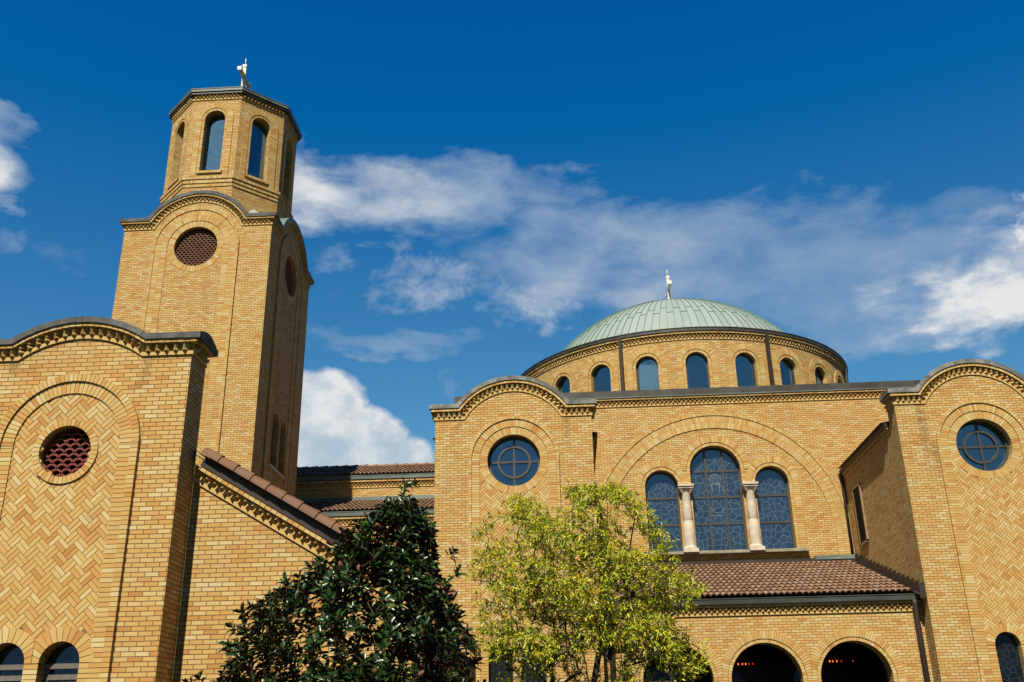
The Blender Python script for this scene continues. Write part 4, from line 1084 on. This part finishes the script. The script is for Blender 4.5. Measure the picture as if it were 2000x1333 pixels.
# ================================================================== trees
def envelope(rows, z):
    """rows: (height, left x, right x) from the top down"""
    if z >= rows[0][0] or z <= rows[-1][0]: return None
    for (za, la, ra), (zb, lb, rb) in zip(rows, rows[1:]):
        if zb <= z <= za:
            t = (za-z)/(za-zb); return la+(lb-la)*t, ra+(rb-ra)*t
def grow(root, pts, rng, seg=.28, bend=.12, up=.10):
    """join every twig end to the nearest piece of the branching already grown"""
    nodes = [Vector(p) for p in root]; par = [-1] + list(range(len(root)-1)); kids = [0]*len(nodes)
    rx = nodes[0]
    pts = sorted(pts, key=lambda p: (p[0]-rx.x)**2 + (p[1]-rx.y)**2 + .6*(p[2]-rx.z)**2)
    leafs = []
    for p in pts:
        p = Vector(p); best = None
        for i, q in enumerate(nodes):
            d = (p-q).length + max(0, q.z - p.z + .15)*.45
            if best is None or d < best[0]: best = (d, i)
        i = best[1]; a = nodes[i]; L = (p-a).length; k = max(1, int(L/seg)); prev = i
        off = Vector((rng.uniform(-1, 1), rng.uniform(-1, 1), rng.uniform(-.3, 1)))*bend*L
        for j in range(1, k+1):
            t = j/k; q = a.lerp(p, t) + off*(t*(1-t)) + Vector((0, 0, up*L*t*(1-t)))
            nodes.append(q); par.append(prev); prev = len(nodes)-1
        leafs.append((prev, (p-nodes[par[prev]]).normalized() if (p-nodes[par[prev]]).length > 1e-4 else Vector((0, 0, 1))))
    w = [0.0]*len(nodes)
    for i, _ in leafs:
        k = i
        while k >= 0: w[k] += 1; k = par[k]
    return nodes, par, w, leafs
def branches(mb, nodes, par, w, r_tip, r_max, n_sides=5, expo=.5):
    W = max(w)
    R = [max(r_tip, r_max*(x/W)**expo) if x > 0 else r_tip for x in w]
    for i in range(len(nodes)):
        k = par[i]
        if k < 0: continue
        a, b = nodes[k], nodes[i]; d = b-a
        if d.length < 1e-5: continue
        t = d.normalized(); e1 = t.cross(Vector((0.31, .2, .93)) if abs(t.z) < .8 else Vector((1, .1, 0))).normalized(); e2 = t.cross(e1)
        ra = min(R[k], R[i]*1.25); rb = R[i]; ns = n_sides if rb < .03 else 9
        vs = [tuple(a + (e1*cos(2*pi*q/ns)+e2*sin(2*pi*q/ns))*ra) for q in range(ns)] + [tuple(b + (e1*cos(2*pi*q/ns)+e2*sin(2*pi*q/ns))*rb) for q in range(ns)]
        mb.mesh(vs, [(q, (q+1) % ns, ns+(q+1) % ns, ns+q) for q in range(ns)], .5, 0, True)
def leaf(mb, p, d, nrm, L, W, fold, droop, c, m=0, under=None):
    d = d.normalized(); s_ = d.cross(nrm)
    if s_.length < 1e-4: s_ = d.cross(Vector((1, 0, .3)))
    s_.normalize(); n_ = s_.cross(d)
    P = lambda t, sd, h: tuple(p + d*(L*t) + s_*(W*sd) + n_*(h*W) - Vector((0, 0, droop*L*t*t)))
    vs = [P(0,0,0), P(.28,.40,fold*.8), P(.28,0,0), P(.28,-.40,fold*.8), P(.66,.44,fold), P(.66,0,0), P(.66,-.44,fold), P(1,0,0)]
    fs = [(0,2,1), (0,3,2), (1,2,5,4), (2,3,6,5), (4,5,7), (5,6,7)]
    mb.mesh(vs, fs, c, m, True)
    if under is not None:
        o = n_*(-.0025)
        mb.mesh([tuple(Vector(v)+o) for v in vs], [tuple(reversed(q)) for q in fs], c, under, True)
def rand_dir(rng):
    while True:
        v = Vector((rng.uniform(-1,1), rng.uniform(-1,1), rng.uniform(-1,1)))
        if .1 < v.length < 1: return v.normalized()

def magnolia():
    rng = random.Random(21); x0, y0 = -2.05, 12.35
    T = thing('magnolia_tree', (x0, y0, -H), 'dark glossy magnolia tree with orange seed cones in front of the low gabled wall', 'tree')
    rows = [(2.98,-2.20,-1.90),(2.86,-2.36,-1.80),(2.74,-2.62,-1.70),(2.57,-2.82,-1.62),(2.32,-2.97,-1.60),(2.07,-3.27,-1.50),(1.80,-3.80,-1.42),(1.58,-3.98,-1.30),(1.34,-4.06,-1.12),(1.04,-4.22,-1.05),(.79,-4.42,-1.0),(.3,-4.5,-.75),(-.4,-4.3,-.6),(-1.0,-3.6,-.9)]
    cl = []
    tries = 0
    while len(cl) < 1900 and tries < 120000:
        tries += 1
        z = rng.uniform(-.95, 2.96); e = envelope(rows, z); a, b = e
        wd = (b-a)/2; cx = (a+b)/2; dp = min(1.55, wd*.95+.1)
        q, v = rng.uniform(-1, 1), rng.uniform(-1, 1); rr = q*q+v*v
        if rr > 1 or (rr < .36 and rng.random() < .72): continue
        lump = sin(q*7+z*5.1)*cos(v*6-z*4.3)+sin(z*9.0+q*3)
        if lump < -.95 and rr > .35 and rng.random() < .7: continue
        if z > 2.45 and rng.random() < (z-2.45)*1.25: continue
        p = (cx + q*wd*.96, y0 + v*dp, z - .02)
        if p[1] > 14.25: continue
        if any((p[0]-o[0])**2+(p[1]-o[1])**2+(p[2]-o[2])**2 < .088**2 for o in cl): continue
        cl.append(p)
    cl += [(-2.02, y0-.1, 3.13), (-1.93, y0-.05, 3.17), (-2.06, y0, 3.04), (-4.5, y0-.3, .80), (-4.40, y0-.2, .86), (-4.05, y0-.2, 1.42), (-3.98, y0-.1, 1.62), (-3.93, y0-.15, 1.52), (-1.42, y0, 2.30), (-1.35, y0-.1, 2.02)]
    root = [(x0, y0, -H), (x0+.02, y0, -.9), (x0-.03, y0+.02, -.2), (x0+.02, y0, .5), (x0, y0-.02, 1.2), (x0-.02, y0, 1.9), (x0, y0, 2.5)]
    nodes, par, w, lf = grow(root, cl, rng, .25, .15, -.12)
    mb = MB(); branches(mb, nodes, par, w, .006, .11); mb.build('trunk', M_BARKD, T)
    mb = MB(); ends = []
    for i, d in lf:
        p = nodes[i]; out = Vector((p.x-x0, p.y-y0, .0)); out = out.normalized() if out.length > .05 else Vector((0,0,1))
        ax = (d*.5 + out*.55 + Vector((0,0,.75)) + rand_dir(rng)*.35).normalized()
        e1 = ax.cross(Vector((.3,.9,.1))).normalized(); e2 = ax.cross(e1); ph = rng.uniform(0, 6.28); k = rng.randint(7, 10)
        ends.append((p, ax))
        for j in range(k):
            an = ph + j*2.4; til = radians(rng.uniform(28, 50) + 38*(j/k))
            dd = (ax*cos(til) + (e1*cos(an)+e2*sin(an))*sin(til))
            nn = (ax*sin(til) - (e1*cos(an)+e2*sin(an))*cos(til))
            st = p - ax*(.10*j/k) + dd*.012
            c = min(1, max(0, rng.betavariate(1.5, 1.8)*.93 + (.10 if rng.random() < .025 else 0)))
            leaf(mb, st, dd, nn, rng.uniform(.075, .145), rng.uniform(.042, .062), .24, rng.uniform(.05, .32), c, 0, 1)
    mb.build('crown', [M_MAGT, M_MAGB], T)
    rng2 = random.Random(4); k = 0
    vis = [q for q in ends if q[0].y < y0-.25 and q[0].z > .55]
    rng2.shuffle(vis)
    for p, ax in vis[:26]:
        mb = MB(); b = p + ax*.02; e1 = ax.cross(Vector((.2,.9,.3))).normalized(); e2 = ax.cross(e1); vs = []; fs = []; n_ = 10
        pr = [(.006,-.015),(.016,0),(.024,.02),(.026,.04),(.022,.062),(.010,.078),(.002,.084)]
        for r_, h in pr:
            for q in range(n_): vs.append(tuple(b + ax*h + (e1*cos(2*pi*q/n_)+e2*sin(2*pi*q/n_))*(r_*(1.10 if q % 2 else .92))))
        for i in range(len(pr)-1):
            for q in range(n_): fs.append((i*n_+q, i*n_+(q+1) % n_, (i+1)*n_+(q+1) % n_, (i+1)*n_+q))
        mb.mesh(vs, fs, .5, 0, True); mb.build('seed_cone', M_CONE, T)
magnolia()

def yellow_tree():
    rng = random.Random(5); x0, y0 = .25, 20.0
    T = thing('yellow_green_tree', (x0, y0, -H), 'multi-stemmed tree with small yellow-green leaves in front of the church porch', 'tree')
    rows = [(4.98,.55,.80),(4.85,-.90,1.25),(4.56,-1.35,1.55),(4.15,-1.90,1.95),(3.73,-1.95,2.2),(3.33,-2.02,2.3),(2.92,-2.02,2.75),(2.54,-1.88,2.45),(2.05,-1.85,2.55),(1.62,-1.75,2.65),(1.30,-1.65,2.6),(1.0,-1.4,2.3),(.8,-1.2,1.9)]
    cl = []; tries = 0
    while len(cl) < 3300 and tries < 200000:
        tries += 1
        z = rng.uniform(.82, 4.95); e = envelope(rows, z); a, b = e; wd = (b-a)/2; cx = (a+b)/2
        q, v = rng.uniform(-1, 1), rng.uniform(-1, 1); rr = q*q+v*v
        if rr > 1: continue
        x, y = cx+q*wd*.97, y0+v*min(wd, 1.7)
        # foliage lies in loose layered sprays; thinner towards the top
        f1 = sin(x*2.6+z*4.9+1.2)+sin(y*3.3-z*5.7+x)+.9*sin(x*5.7-y*2.0+z*3.1)
        lim = -.75 if z < 3.1 else -.75 + (z-3.1)*.80
        if z < 1.75: lim = -.4 + (1.75-z)*1.15
        if f1 < lim: continue
        if z < 1.55 and abs(x-.2) < .55 and v < .3: continue
        if any((x-o[0])**2+(y-o[1])**2+(z-o[2])**2 < .070**2 for o in cl): continue
        cl.append((x, y, z))
    mb = MB(); cr = MB()
    stems = [((-.12,0), [(-.10,.02,-H),(-.12,.02,0),(-.16,0,.9),(-.22,.02,1.7),(-.45,0,2.6),(-.70,.05,3.4),(-.85,0,4.2)]),
             ((.12,.05), [(.06,.05,-H),(.08,.05,0),(.10,.08,.9),(.30,.05,1.8),(.42,.08,2.7),(.52,.05,3.6),(.60,.02,4.6)]),
             ((.2,-.05), [(.16,-.04,-H),(.2,-.05,-.1),(.24,-.06,.8),(.42,-.1,1.25),(.85,-.12,1.6),(1.35,-.1,1.9),(1.9,-.05,2.1)])]
    groups = [[], [], []]
    for p in cl:
        d = []
        for k, (_, st) in enumerate(stems): d.append(min(math.dist(p, (x0+a, y0+b, c)) for a, b, c in st[2:]))
        groups[d.index(min(d))].append(p)
    for (o, st), pts in zip(stems, groups):
        root = [(x0+a, y0+b, c) for a, b, c in st]
        nodes, par, w, lf = grow(root, pts, rng, .16, .13, .10)
        branches(mb, nodes, par, w, .0040, .062, 5, .50)
        for i, d in lf:
            p = nodes[i]; ro = Vector((p.x-x0, p.y-y0, 0)); ro = ro.normalized() if ro.length > .1 else Vector((1,0,0)); ax = (Vector((d.x, d.y, d.z*.35))*.6 + ro*.55 + Vector((0,0,.12)) + rand_dir(rng)*.45).normalized()
            e1 = ax.cross(Vector((.3,.9,.1))).normalized(); e2 = ax.cross(e1); tone = rng.betavariate(2.0, 2.0)
            lowshade = 0
            for j in range(rng.randint(9, 14)):
                an = rng.uniform(0, 6.28); til = radians(rng.uniform(20, 95))
                dd = ax*cos(til) + (e1*cos(an)+e2*sin(an))*sin(til)
                st_ = p + ax*rng.uniform(-.10, .13) + rand_dir(rng)*.025
                nn = (Vector((0, -.45, 1)) + rand_dir(rng)*.8).normalized()
                c = min(1, max(0, tone*.5 + rng.betavariate(1.7, 1.4)*.6 - .04))
                leaf(cr, st_, dd, nn, rng.uniform(.065, .110), rng.uniform(.022, .034), .25, rng.uniform(0, .3), c)
    mb.build('trunk', M_BARK, T); cr.build('crown', M_LEAF, T)
yellow_tree()
